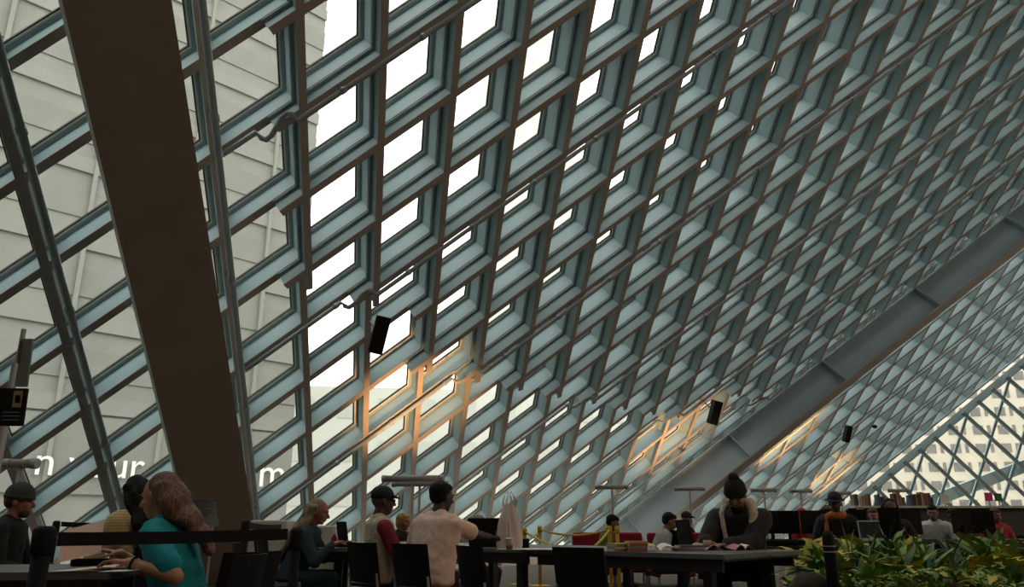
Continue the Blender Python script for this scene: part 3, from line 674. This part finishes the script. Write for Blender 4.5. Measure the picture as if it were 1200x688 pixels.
def cup():
    r = put('iced_coffee_cup', 'iced coffee cup with a green straw held by the pale T-shirt man', 'cup', 597, 640, 7.35, .731)
    q = MB(); q.tube([(0,0,0),(0,0,.04)], [.03,.033], 20); q.build('coffee', 'coffee', r, True)
    q = MB(); q.tube([(0,0,.04),(0,0,.085)], [.033,.039], 20); q.build('cup_wall', 'cup_lid', r, True)
    q = MB(); q.tube([(0,0,.085),(0,0,.09),(0,0,.1),(0,0,.108)], [.042,.042,.036,.025], 20); q.build('lid', 'cup_lid', r, True)
    q = MB(); q.tube([(0,0,.03),(-.012,0,.24)], .0045, 8); q.build('straw', 'straw', r, True)
cup()
def book(p, ax, l_, w_, t_, m, label, grp='books stacked on the nearest table', name='book'):
    r = empty(name, p); tag(r, label, 'book', grp); X = V(ax).normalized(); Yv = Z3.cross(X)
    q = MB(); q.obox((0,0,t_/2), X, Yv, Z3, l_/2-.004, w_/2-.004, t_/2-.003); q.build('pages', 'paper', r)
    q = MB(); q.obox((0,0,.0015), X, Yv, Z3, l_/2, w_/2, .0015); q.obox((0,0,t_-.0015), X, Yv, Z3, l_/2, w_/2, .0015); q.obox(Yv*-w_/2+Z3*t_/2, X, Yv, Z3, l_/2, .002, t_/2); q.build('cover', m, r); return r
bz = .731
for k, (m_, t_, col) in enumerate((('book_tan',.022,'tan'),('paper',.012,'cream'),('book_tan',.02,'light brown'),('book_yel',.012,'yellow'))):
    p_ = pt(729,640,7.0); book((p_.x+.01*(k%2),7.0,bz), (1,.3+.05*k,0), .23,.17,t_, m_, col+' book in the left stack, '+('bottom','second up','third up','top')[k]); bz += t_
bz = .731
for k, (m_, t_) in enumerate((('book_red',.025),('book_grey',.02),('book_red',.022),('book_tan',.018))):
    p_ = pt(746,640,6.9); book((p_.x,6.9+.01*k,bz), (1,.1*k,0), .16,.13,t_, m_, ('rust red','grey','brick red','tan')[k]+' book in the right stack, '+('bottom','second up','third up','top')[k]); bz += t_
bz = .731
for k, (m_, t_) in enumerate((('book_grey',.02),('book_pink',.012),('book_blue',.015))):
    p_ = pt(805,642,7.1); book((p_.x+.02*k,7.1,bz), (1,-.1+.1*k,0), .26,.19,t_, m_, ('grey','pink','blue')[k]+' book in the low pile beside the open magazine, '+('bottom','middle','top')[k]); bz += t_
def open_mag(px, Y, sz, label, m='paper', z=.732, yaw=0, name='open_magazine'):
    r = put(name, label, 'magazine', px, 640, Y, z, None, yaw)
    for s in (-1,1):
        q = MB(); n = 8; pr = None
        for k in range(n+1):
            t = k/n; x = s*sz*t; zz = .05*math.sin(math.pi*min(1,t*1.05))**.7*(1-.5*t)+.003
            cur = (V((x,-sz*.65,zz)), V((x,sz*.65,zz+.02)))
            if pr: q.quad(pr[0], cur[0], cur[1], pr[1])
            pr = cur
        q.build('page', m if s < 0 else 'paper', r, True)
open_mag(771, 7.1, .17, 'open magazine lying curled right of the book stacks', 'book_yel')
open_mag(832, 7.35, .16, 'open book under the hands of the pompom beanie man', 'book_tan', yaw=.6, name='open_book')
open_mag(866, 7.3, .12, 'pink edged notebook at the right elbow of the pompom beanie man', 'book_pink', yaw=.5, name='notebook')
def sheet(pts_, m, label, name='paper_sheet', grp=None):
    q = MB(); c = sum((V(p) for p in pts_), V())/len(pts_); n = 8; a,b,c_,d = [V(p) for p in pts_]
    nn = (b-a).cross(d-a).normalized()
    for i in range(n):
        for j in range(n):
            def P_(u,v): return a*(1-u)*(1-v)+b*u*(1-v)+c_*u*v+d*(1-u)*v + nn*.012*math.sin(u*3)*math.sin(v*2.5)
            q.quad(P_(i/n,j/n), P_((i+1)/n,j/n), P_((i+1)/n,(j+1)/n), P_(i/n,(j+1)/n))
    return tag(q.build(name, m, None, True), label, 'paper', grp)
sheet([pt(67,660,4.0), pt(118,648,4.25), pt(122,609,4.35), pt(75,622,4.05)], 'paper_pink', 'large pinkish sheet held upright by the woman in teal')
def flat(px0, px1, Y0, Y1, z, m, label, sk=.0):
    a_, b_ = pt(px0,660,Y0), pt(px1,660,Y0); q = MB(); q.quad((a_.x,Y0,z), (b_.x,Y0+sk,z), (b_.x+.05,Y1+sk,z+.004), (a_.x+.05,Y1,z+.004)); return tag(q.build('paper_sheet', m), label, 'paper')
flat(60,110,3.95,4.25,.735,'paper','white sheet lying left on the table of the woman in teal',.05)
flat(85,128,3.98,4.3,.745,'paper_pink','pink printed page under the hand of the woman in teal',.05)
flat(115,145,3.9,4.1,.735,'tag_white','white magazine at the table edge in front of the woman in teal',.03)
o = put('pencil_case', 'black pencil case on the table of the woman in teal', 'case', 108, 655, 4.45, .731, None, .3); q = MB(); q.obox((0,0,.022), V((1,0,0)), V((0,1,0)), Z3, .1, .035, .02); ob = q.build('case', 'black', o); md = ob.modifiers.new('b','BEVEL'); md.width = .012; md.segments = 3
q = MB(); q.bar((-.09,-.03,.044), (.09,-.03,.044), .004, .003); q.build('zip', 'metal', o)
flat(580,655,7.3,7.6,.735,'paper','white sheets spread on the table right of the bag',.0)
flat(470,548,8.2,8.5,.735,'paper','white sheet on the table under the monitor side',.0)
for (px,Y,z,m_,lab,hx_,hz_) in ((378,9.6,.0,'sill','white floor standing cabinet behind the long haired man',.17,.47),(318,9.8,.0,'sill','low white cabinet left of the long haired man',.22,.5)):
    o = put('cabinet', lab, 'cabinet', px, 640, Y, z); q = MB(); q.box(-hx_,hx_,-.2,.2,0,hz_*2); ob = q.build('casing', m_, o); md = ob.modifiers.new('b','BEVEL'); md.width=.02; md.segments=2
    q = MB(); q.box(-hx_+.03,hx_-.03,-.206,-.2,.05,hz_*2-.1); q.build('door', m_, o)
o = put('red_drink', 'small red drink bottle beside the black laptop', 'bottle', 391, 640, 8.3, .73); q = MB(); q.tube([(0,0,0),(0,0,.09),(0,0,.11),(0,0,.125)],[.03,.03,.014,.014],16); q.build('bottle_body','red',o,True); q = MB(); q.tube([(0,0,.125),(0,0,.14)],.016,12); q.build('cap','tag_white',o)
# phone and small box near the bag
o = put('tissue_box', 'small black box on the table right of the bag', 'box', 613, 640, 8.0, .73); q = MB(); q.box(-.06,.06,-.05,.05,0,.085); q.build('box_body','black',o); q = MB(); q.box(-.05,.05,-.04,.04,.085,.09); q.build('lid','book_grey',o)
# ------------------------------------------------------------------ T shaped reading lamps
def tlamp(px, ytop, Y, bar_px, az, label):
    top = pt(px, ytop, Y); r = empty('reading_lamp', (top.x, Y, 0), -R(az)); tag(r, label, 'lamp', 'T shaped reading lamps'); h = top.z; bl = bar_px/F_PX*Y/max(.35,abs(math.cos(R(az))))/2
    q = MB(); q.tube([(0,0,.03),(0,0,h-.02)], .018, 10); q.build('pole', 'lamp_bar', r, True)
    q = MB(); q.tube([(0,0,0),(0,0,.02),(0,0,.03)], [.15,.15,.03], 20); q.build('base', 'lamp_bar', r)
    q = MB(); q.tube([(-bl,0,h),(bl,0,h)], .038, 12); q.build('lamp_tube', 'lamp_bar', r, True)
    for s in (-1,1): q = MB(); q.tube([(s*bl,0,h),(s*(bl+.05),0,h)], .044, 12); q.build('end_cap', 'metal', r)
tlamp(484, 561, 9.3, 62, 8, 'nearest T shaped lamp, between the black cap and the dark head')
tlamp(492, 567, 10.8, 56, 8, 'T shaped lamp just behind the nearest one')
tlamp(717, 571, 14, 31, 5, 'T shaped lamp above the yellow posts')
tlamp(808, 573, 15, 28, 5, 'T shaped lamp in front of the blue girder foot')
tlamp(895, 574.5, 16, 24, 5, 'T shaped lamp just right of the pompom beanie')
tlamp(938, 575.5, 17, 20, 5, 'T shaped lamp above the red cap')
tlamp(985, 578, 18, 17, 5, 'T shaped lamp above the brimmed hat')
tlamp(1053, 575, 17, 18, 5, 'T shaped lamp in front of the far end window')
tlamp(25, 543.5, 6.6, 26, 5, 'lamp bar at the far left above the striped beanie')
# ------------------------------------------------------------------ belt barriers
def post(px, Y, htop, label, w_=.025, m='black', grp='black belt posts', belt=True):
    p = pt(px,640,Y); r = empty('barrier_post', (p.x,Y,0)); tag(r, label, 'barrier post', grp)
    q = MB(); q.tube([(0,0,.02),(0,0,htop-.02)], w_, 16); q.build('pole', m, r, True)
    q = MB(); q.tube([(0,0,0),(0,0,.015),(0,0,.03)], [.17,.17,.04], 24); q.build('base', m, r)
    q = MB(); q.tube([(0,0,htop-.11),(0,0,htop-.1),(0,0,htop-.015),(0,0,htop)], [w_,w_*1.3,w_*1.3,w_*.8], 16); q.build('belt_head', m, r, True)
    return V((p.x,Y,htop))
def belt(a, b, z0, z1, label, name='barrier_belt', m='black', sag=.01, hh=.025):
    q = MB(); n = 12; pr = None; d = (b-a).normalized(); a = a+d*.05; b = b-d*.05
    for k in range(n+1):
        t = k/n; p = a.lerp(b,t); zt = z0*(1-t)+z1*t-sag*4*t*(1-t); cur = (V((p.x,p.y,zt-hh)), V((p.x,p.y,zt+hh)))
        if pr:
            q.quad(pr[0],cur[0],cur[1],pr[1])
        pr = cur
    o = tag(q.build(name, m), label, 'belt'); md = o.modifiers.new('s','SOLIDIFY'); md.thickness = .003
a1 = post(50, 3.15, .945, 'nearest thick black belt post at the lower left', .033)
a2 = post(346.5, 4.0, .935, 'black belt post in front of the man in denim', .024)
a3 = post(285.5, 5.3, .975, 'slim black belt post right of the brown column', .022)
belt(a1, a2, .895, .905, 'wide black belt running across in front of the woman in teal', sag=.004, hh=.026)
a4 = post(62, 7.5, .985, 'far black belt post behind the papers'); a5 = post(151, 8.3, .975, 'far black belt post behind the person in yellow stripes')
belt(a4, a5, .955, .955, 'distant black belt behind the upright pink sheet', hh=.022)
a6 = V(pt(330,618,8.8)); belt(a3, V((a6.x,8.8,.9)), .945, .93, 'short black belt going back from the slim post', hh=.022)
# bollard by the planter
o = put('bollard', 'black rounded bollard standing in front of the plants', 'bollard', 971.5, 640, 4.6, 0); q = MB(); q.tube([(0,0,0),(0,0,.86),(0,0,.89),(0,0,.91),(0,0,.917)], [.034,.034,.032,.022,.008], 20); q.build('shaft','black',o,True)
for zz in (.80,.83): q = MB(); q.tube([(0,0,zz),(0,0,zz+.006)], .0355, 20); q.build('ring','metal',o)
# yellow posts and ropes
def ypost(px, Y, htop, label): return post(px, Y, htop, label, .027, 'yellow', 'yellow rope posts')
y1 = ypost(615,12.3,.90,'yellow post right of the plastic bag'); y2 = ypost(632.5,13.2,.93,'yellow post second from the left'); y3 = ypost(715,12.2,.93,'yellow post, left one of the close pair'); y4 = ypost(724,12.0,.93,'yellow post, right one of the close pair'); y5 = ypost(611,13.5,.9,'yellow post mostly hidden at the left end')
def rope(a, b, sag, label):
    q = MB(); q.tube([a.lerp(b,t/16)-V((0,0,sag*4*(t/16)*(1-t/16)+.05)) for t in range(17)], .016, 8); tag(q.build('rope','yellow_rope',None,True), label, 'rope')
rope(y2, y3, .09, 'yellow rope between the second post and the pair'); rope(y1, V((pt(655,640,11.4).x,11.4,.68)), .02, 'yellow rope slanting down from the leftmost post'); rope(y3, V((pt(697,640,11.2).x,11.2,.72)), .02, 'yellow rope slanting down left of the pair'); rope(y5, y1, .08, 'short yellow rope at the left end')
# armchairs
def armchair(px, Y, az, label):
    r = put('armchair', label, 'armchair', px, 640, Y, 0, 'red armchairs', -R(az))
    for nm, b_ in (('seat_cushion',(-.22,.22,-.3,.32,.2,.42)),('backrest',(-.25,.25,-.42,-.28,.2,.82)),('armrest',(-.3,-.22,-.4,.32,.15,.6)),('armrest',(.22,.3,-.4,.32,.15,.6))):
        q = MB(); q.box(*b_); o = q.build(nm, 'red_fabric', r); md = o.modifiers.new('b','BEVEL'); md.width = .04; md.segments = 3
    for x in (-.25,.25):
        for y in (-.35,.27): q = MB(); q.tube([(x,y,0),(x,y,.16)], .018, 8); q.build('leg','metal',r)
armchair(737,13.6,185,'red armchair left of the man in the grey shirt'); armchair(783,13.2,175,'red armchair behind the man in the grey shirt'); armchair(690,13.6,180,'red armchair behind the man in the olive shirt'); armchair(824,13.4,180,'red armchair behind the pompom beanie man')
# bookshelf with books at the far right
sa, sb = pt(998,600,15.5), pt(1215,600,15.5)
r = empty('low_bookshelf', (sa.x,15.5,0)); tag(r, 'long low bookshelf with a pale top at the far right', 'bookshelf'); sl_ = sb.x-sa.x; sh_ = pt(1000,593,15.5).z
for nm, b_, m_ in (('top_panel',(0,sl_,-.17,.17,sh_-.04,sh_),'sill'),('back_panel',(0,sl_,.14,.17,0,sh_-.04),'desk'),('shelf_board',(0,sl_,-.16,.14,.75,.78),'desk'),('shelf_board',(0,sl_,-.16,.14,.38,.41),'desk')):
    q = MB(); q.box(*b_); q.build(nm, m_, r)
rb = random.Random(3); x = sa.x+.03; k = 0; cols = ['book_grey','wood_red','book_tan','book_grey','book_red','book_blue','hair_brown']
names = {'book_grey':'grey','wood_red':'maroon','book_tan':'tan','book_red':'brick red','book_blue':'blue','hair_brown':'brown'}
while x < pt(1093,600,15.5).x:
    t_ = rb.uniform(.03,.055); hgt = rb.uniform(.15,.26); m_ = cols[k%7]
    r = empty('book', (x+t_/2,15.5,sh_)); tag(r, names[m_]+' book standing among the row on the low bookshelf', 'book', 'books on the low bookshelf, '+names[m_])
    q = MB(); q.box(-t_/2,t_/2,-.09,-.085,0,hgt); q.box(-t_/2,-t_/2+.003,-.09,.07,0,hgt); q.box(t_/2-.003,t_/2,-.09,.07,0,hgt); q.build('cover', m_, r); q = MB(); q.box(-t_/2+.003,t_/2-.003,-.084,.065,.004,hgt-.006); q.build('pages','paper',r)
    x += t_+.006+(rb.uniform(.08,.16) if rb.random()<.22 else 0); k += 1
for px, w_, y0, y1_, m_, lab in ((1111,9,579,590,'tag_white','pale card sign standing on the low bookshelf'),(1163,8.5,577,587,'pink_sign','pink sign on a stalk at the far right'),(1174.5,8,578,587,'green_shirt','green sign on a stalk at the far right edge')):
    t_, b_ = pt(px,y0,15.3), pt(px,y1_,15.3); r = empty('small_sign', (t_.x,15.45,sh_)); tag(r, lab, 'sign'); hw = w_/F_PX*15.3/2
    q = MB(); q.box(-hw,hw,-.01,.01,b_.z-sh_,t_.z-sh_); q.build('board', m_, r); q = MB(); q.box(-.012,.012,-.008,.008,0,max(.02,b_.z-sh_)); q.build('stalk','metal',r)
# ------------------------------------------------------------------ speakers, signs
def speaker(x0,y0,x1,y1,Y,wpx,label):
    r_ = pt((x0+x1)/2,(y0+y1)/2,1)-V((0,0,CAMZ)); Y = (W(0,0,.4)-V((0,0,CAMZ))).dot(N)/r_.dot(N)
    a_, b_ = pt(x0,y0,Y), pt(x1,y1,Y+.15); D_ = (b_-a_).normalized(); c = (a_+b_)/2; S_ = D_.cross(V((.35,-1,0))).normalized(); Fv = D_.cross(S_); hw = wpx/F_PX*Y/2
    r = empty('column_speaker', c); tag(r, label, 'loudspeaker', 'tall black speakers hung on the glass wall')
    q = MB(); q.obox((0,0,0), D_, S_, Fv, (b_-a_).length/2, hw, hw*.8); o = q.build('cabinet','black',r); md = o.modifiers.new('b','BEVEL'); md.width = .008; md.segments = 2
    q = MB(); q.obox(-Fv*(-hw*.8-.004), D_, S_, Fv, (b_-a_).length/2-.02, hw-.015, .003); q.build('grille','knit',r)
    q = MB(); q.obox(Fv*(hw*.8+.004), D_, S_, Fv, (b_-a_).length/2-.02, hw-.015, .003); q.build('rear_panel','knit',r)
    q = MB(); wp_ = c + N*(-(c-O).dot(N)-.02); q.tube([-N*.0+S_*0, (wp_-c)*1.0], .02, 8); q.build('bracket','metal',r)
speaker(450,371,439,414,10.5,17,'nearest black column speaker hanging left of centre'); speaker(841,470,834,497,17.5,10.5,'middle black column speaker hanging above the blue girder'); speaker(995,499,991,518,27,7,'farthest black column speaker below the blue girder')
o = put('camera_dome', 'tiny black fixture hanging below the girder', 'fixture', 1025, 500, 29); q = MB(); q.ell((0,0,0),.09,.09,.07); q.build('dome','black',o,True); q = MB(); q.tube([(0,0,0),(-.4,.35,.5)],.02,6); q.build('arm','metal',o)
# sign on the brown column
def csign():
    a_, b_, c_, d_ = pt(216,617,6.6), pt(257,617,6.7), pt(252,585,6.7), pt(214,585,6.6)
    r = empty('notice_board', (a_.x,a_.y,0)); r.location = (0,0,0); tag(r, 'pale notice sign standing at the foot of the brown column', 'sign')
    X = (b_-a_); Yv = (d_-a_); n = X.cross(Yv).normalized(); q = MB(); q.quad(a_,b_,c_,d_); o = q.build('panel','sign_panel',r); md = o.modifiers.new('s','SOLIDIFY'); md.thickness = .01; md.offset = -1
    q = MB(); rr = random.Random(5)
    for k in range(15):
        v = .93-.04*k; x1 = rr.uniform(.6,.92) if k else .95
        q.quad(*[a_+X*u_+Yv*w__+n*.004 for u_, w__ in ((.08,v),(x1,v),(x1,v+.014+(.02 if k==0 else 0)),(.08,v+.014+(.02 if k==0 else 0)))])
    q.quad(*[a_+X*u_+Yv*w__+n*.004 for u_, w__ in ((.38,.2),(.48,.2),(.48,.26),(.38,.26))]); q.quad(*[a_+X*u_+Yv*w__+n*.004 for u_, w__ in ((.58,.07),(.68,.07),(.66,.13),(.6,.13))])
    q.build('printed_lines','ink',r)
    for t in (.2,.8): q = MB(); p = a_+X*t; q.tube([p, V((p.x,p.y,0))], .012, 8); q.build('leg','metal',r)
csign()
def hang(px0,px1,py0,py1,Y,m,label,name,cat,slant=0):
    a_,b_,c_,d_ = pt(px0,py1,Y),pt(px1,py1,Y),pt(px1+slant,py0,Y),pt(px0+slant,py0,Y); r = empty(name,(0,0,0)); tag(r,label,cat)
    q = MB(); q.quad(a_,b_,c_,d_); o = q.build('panel',m,r); md = o.modifiers.new('s','SOLIDIFY'); md.thickness = .02; return r, a_, b_-a_, d_-a_
r, a_, X, Yv = hang(-8,26,455,499,5.2,'black','black framed notice on a pole with a gold square at the far left','notice_sign','sign',6)
def dec(u0,u1,v0,v1,m,nm): 
    q = MB(); n = X.cross(Yv).normalized(); q.quad(*[a_+X*u_+Yv*v_+n*.012 for u_,v_ in ((u0,v0),(u1,v0),(u1,v1),(u0,v1))]); q.quad(*[a_+X*u_+Yv*v_-n*.012 for u_,v_ in ((u0,v0),(u1,v0),(u1,v1),(u0,v1))]); q.build(nm,m,r)
dec(.6,.92,.48,.92,'gold','gold_square'); dec(.68,.85,.6,.8,'ink','emblem')
for k in range(3): dec(.3,.9,.34-.1*k,.36-.1*k,'book_grey','text_line')
q = MB(); p = pt(8,477,5.22); q.tube([p+Z3*.3, V((p.x,p.y,0))], .02, 10); q.build('pole','metal',r)
r, a_, X, Yv = hang(18,31,397,453,5.6,'sign_panel','pale fabric banner on a pole at the far left edge','fabric_banner','banner',7)
dec(0,.25,.45,.95,'wood_red','red_strip')
q = MB(); p = pt(18,440,5.62); q.tube([p+Z3*.35, V((p.x,p.y,0))], .018, 10); q.build('pole','metal',r)
# lettering on the shopfront across the street
def shop(px, py, body, s_px):
    r_ = pt(px,py,1)-V((0,0,CAMZ)); P0 = S(0,-16.75,0); cam_ = V((0,0,CAMZ)); k_ = (P0-cam_).dot(MH)/r_.dot(MH); X_ = cam_+r_*k_; size = s_px/F_PX*X_.y
    rot = Matrix((H, Z3, H.cross(Z3))).transposed().to_euler()
    o_ = text('shop_lettering', body, X_, size, 'white', rot, ext=.02); tag(o_, 'large white letters reading '+body+' on the front across the street', 'lettering', 'white street front lettering')
shop(37,556,'n your r', 47); shop(301,570,'mo', 47)
# ------------------------------------------------------------------ planter and plants
pa = MB(); pl = empty('planter', (0,0,0)); tag(pl, 'long dark planter bed at the lower right', 'planter')
def bedbox(nm, m_, z0, z1, gr):
    x0a, x1a = pt(903,640,5.0).x-gr, 5.2+gr; q = MB(); pts_ = [(pt(914,640,4.9).x-gr,4.9-gr),(4.6+gr,4.9-gr),(8.5+gr,9.4+gr),(pt(930,640,9.4).x-gr,9.4+gr)]
    for k in range(4): a_, b_ = pts_[k], pts_[(k+1)%4]; q.quad((*a_,z0),(*b_,z0),(*b_,z1),(*a_,z1))
    q.quad(*[(*p_,z1) for p_ in pts_]); q.quad(*[(*p_,z0) for p_ in pts_[::-1]]); return q.build(nm, m_, pl), pts_
bedbox('planter_box','desk',0,.47,.05); _, bed = bedbox('soil','soil',.4,.49,-.02)
def leafmat(nm, c1, c2): M[nm] = mat(nm, c1, .55, noise=1, scale=9, col2=c2)
leafmat('leaf_green',(.05,.14,.02),(.2,.32,.035)); leafmat('leaf_yellow',(.26,.3,.03),(.6,.42,.03)); leafmat('leaf_dark',(.012,.04,.012),(.03,.08,.02)); leafmat('leaf_blue',(.08,.16,.1),(.2,.28,.15))
def leaf(q, base, az, ln, wd, rise, arch, m=0, seg=7):
    d = V((math.sin(az),math.cos(az),0)); s_ = V((d.y,-d.x,0)); pr = None
    for k in range(seg+1):
        t = k/seg; p = base + d*(ln*(t*math.cos(rise)+.25*t*t*arch)) + Z3*(ln*(t*math.sin(rise)-arch*t*t*.75)) + s_*(wd*.35*math.sin(t*5+az*3)); w_ = wd*(1+.18*math.sin(t*17+az))*(math.sin(math.pi*min(1,.12+.88*t**.85))**.9)*(1 if k < seg else 0)+.001
        cur = (p-s_*w_/2+Z3*w_*.15, p, p+s_*w_/2+Z3*w_*.15)
        if pr: q.quad(pr[0],pr[1],cur[1],cur[0],m); q.quad(pr[1],pr[2],cur[2],cur[1],m)
        pr = cur
def plant(kind, n, ln, wd, seed, spike=False):
    rr = random.Random(seed); q = MB(); st = MB()
    for i in range(n):
        az = 2*math.pi*i*.382+rr.uniform(-.3,.3); rise = R(rr.uniform(30,85)); l_ = ln*rr.uniform(.5,1.15)
        leaf(q, V((0,0,.02)), az, l_, wd*rr.uniform(.8,1.2), rise, rr.uniform(.1,.95), 1 if rr.random() < .18 else 0)
    return q
def clump(name, label, x, y, z, q, mats, grp):
    r = empty(name, (x,y,z)); tag(r, label, 'plant', grp); q.build('leaves', mats, r, True)
    s_ = MB(); s_.tube([(0,0,-.03),(0,0,.06)], [.03,.018], 8); s_.build('stem','leaf_dark',r); return r
protos = [('broad_leaf_plant', clump('broad_leaf_plant','x',0,0,0,plant(0,13,.36,.16,1),['leaf_green','leaf_yellow'],'broad leaved plants in the planter'),'broad leaved green plant with yellow tips'),
          ('fern', clump('fern','x',0,0,0,plant(1,22,.42,.06,2),['leaf_green','leaf_blue'],'ferns in the planter'),'feathery green fern'),
          ('tongue_leaf_plant', clump('tongue_leaf_plant','x',0,0,0,plant(2,9,.46,.10,3),['leaf_yellow','leaf_green'],'tall tongue leaved plants in the planter'),'tall tongue leaved yellow green plant'),
          ('grass_tuft', clump('grass_tuft','x',0,0,0,plant(3,34,.5,.008,4),['leaf_dark','leaf_green'],'dark grass tufts in the planter'),'dark fine grass tuft')]
used = [False]*4; GRP = [p_[1]['group'] for p_ in protos]; rr = random.Random(11)
WHERE = {4.9:'in the front row of the planter', 6.2:'in the middle of the planter', 8.0:'at the back of the planter'}
for row, (Y, cnt, ks, scs) in enumerate(((5.2,12,(0,1,1,1),(.45,.65)),(5.8,14,(0,2,1,1),(.7,1.0)),(6.5,15,(0,1,2,1),(.9,1.2)),(7.2,15,(2,0,3,1),(1.0,1.35)),(8.1,16,(3,0,1,2),(1.05,1.4)),(8.9,16,(3,1,3,0),(1.1,1.5)))):
    xl = pt(914+16*(Y-4.9)/4.5,640,Y).x+.12; xr = 4.6+(Y-4.9)*.86-.1
    for i in range(cnt):
        k = ks[rr.randrange(4)]; nm, pr, lab = protos[k]; x = xl+(xr-xl)*(i+.5)/cnt+rr.uniform(-.1,.1); y = Y+rr.uniform(-.22,.22)
        o = pr if not used[k] else copy_tree(pr); used[k] = True; s_ = rr.uniform(*scs)*1.1; o.location = (x,y,.49); o.scale = (s_,s_,s_); o.rotation_euler = (0,0,rr.uniform(0,6.28))
        o['label'] = lab + (' in the front rows of the planter' if row < 2 else ' in the middle rows of the planter' if row < 4 else ' at the back of the planter near the monitors')
        o['group'] = GRP[k]+(', front' if row < 2 else ', middle' if row < 4 else ', back')
gc = MB()
for i in range(4200):
    t = rr.random(); Y = 4.95+t*1.3; xl = pt(917,640,Y).x; xr = 4.6+(Y-4.9)*.86
    x = rr.uniform(xl,xr); az = rr.uniform(0,6.28); leaf(gc, V((x,Y,(.50+rr.uniform(0,.06)+.12*max(0,math.sin(x*3)*math.sin(Y*4))))), az, rr.uniform(.04,.09), rr.uniform(.03,.05), R(rr.uniform(5,50)), .3, 1 if rr.random()<.3 else 0, 2)
tag(gc.build('ground_cover', ['leaf_green','leaf_yellow']), 'low yellow green ground cover along the front of the planter', 'foliage', kind='stuff')
p_ = pt(946,668,4.75); q = MB(); q.ell((p_.x,4.72,.60), .115,.12,.09); q.ell((p_.x+.08,4.72,.56),.09,.1,.06); q.ell((p_.x-.07,4.74,.55),.08,.1,.07); q.ell((p_.x,4.72,.4),.15,.13,.14)
o = blob('rock', q, 'rock', None, .02, 3, .03); tag(o, 'dark brown rounded rock in front of the plants beside the bollard', 'rock')
# white shoe
# END2
# ------------------------------------------------------------------ camera
cd = bpy.data.cameras.new('camera'); cam = bpy.data.objects.new('camera', cd); C.objects.link(cam); bpy.context.scene.camera = cam
cam.location = (0,0,CAMZ); cam.rotation_euler = (math.pi/2+PITCH,0,0); cd.sensor_width = 36; cd.lens = F_PX/1200*36; cd.clip_end = 1000; cd.clip_start = .05
sc = bpy.context.scene; sc.view_settings.view_transform = 'Standard'; sc.view_settings.look = 'None'; sc.view_settings.exposure = 0
try:
    sc.cycles.use_denoising = True; sc.cycles.max_bounces = 8; sc.cycles.transparent_max_bounces = 12; sc.cycles.sample_clamp_indirect = 6
except Exception: pass
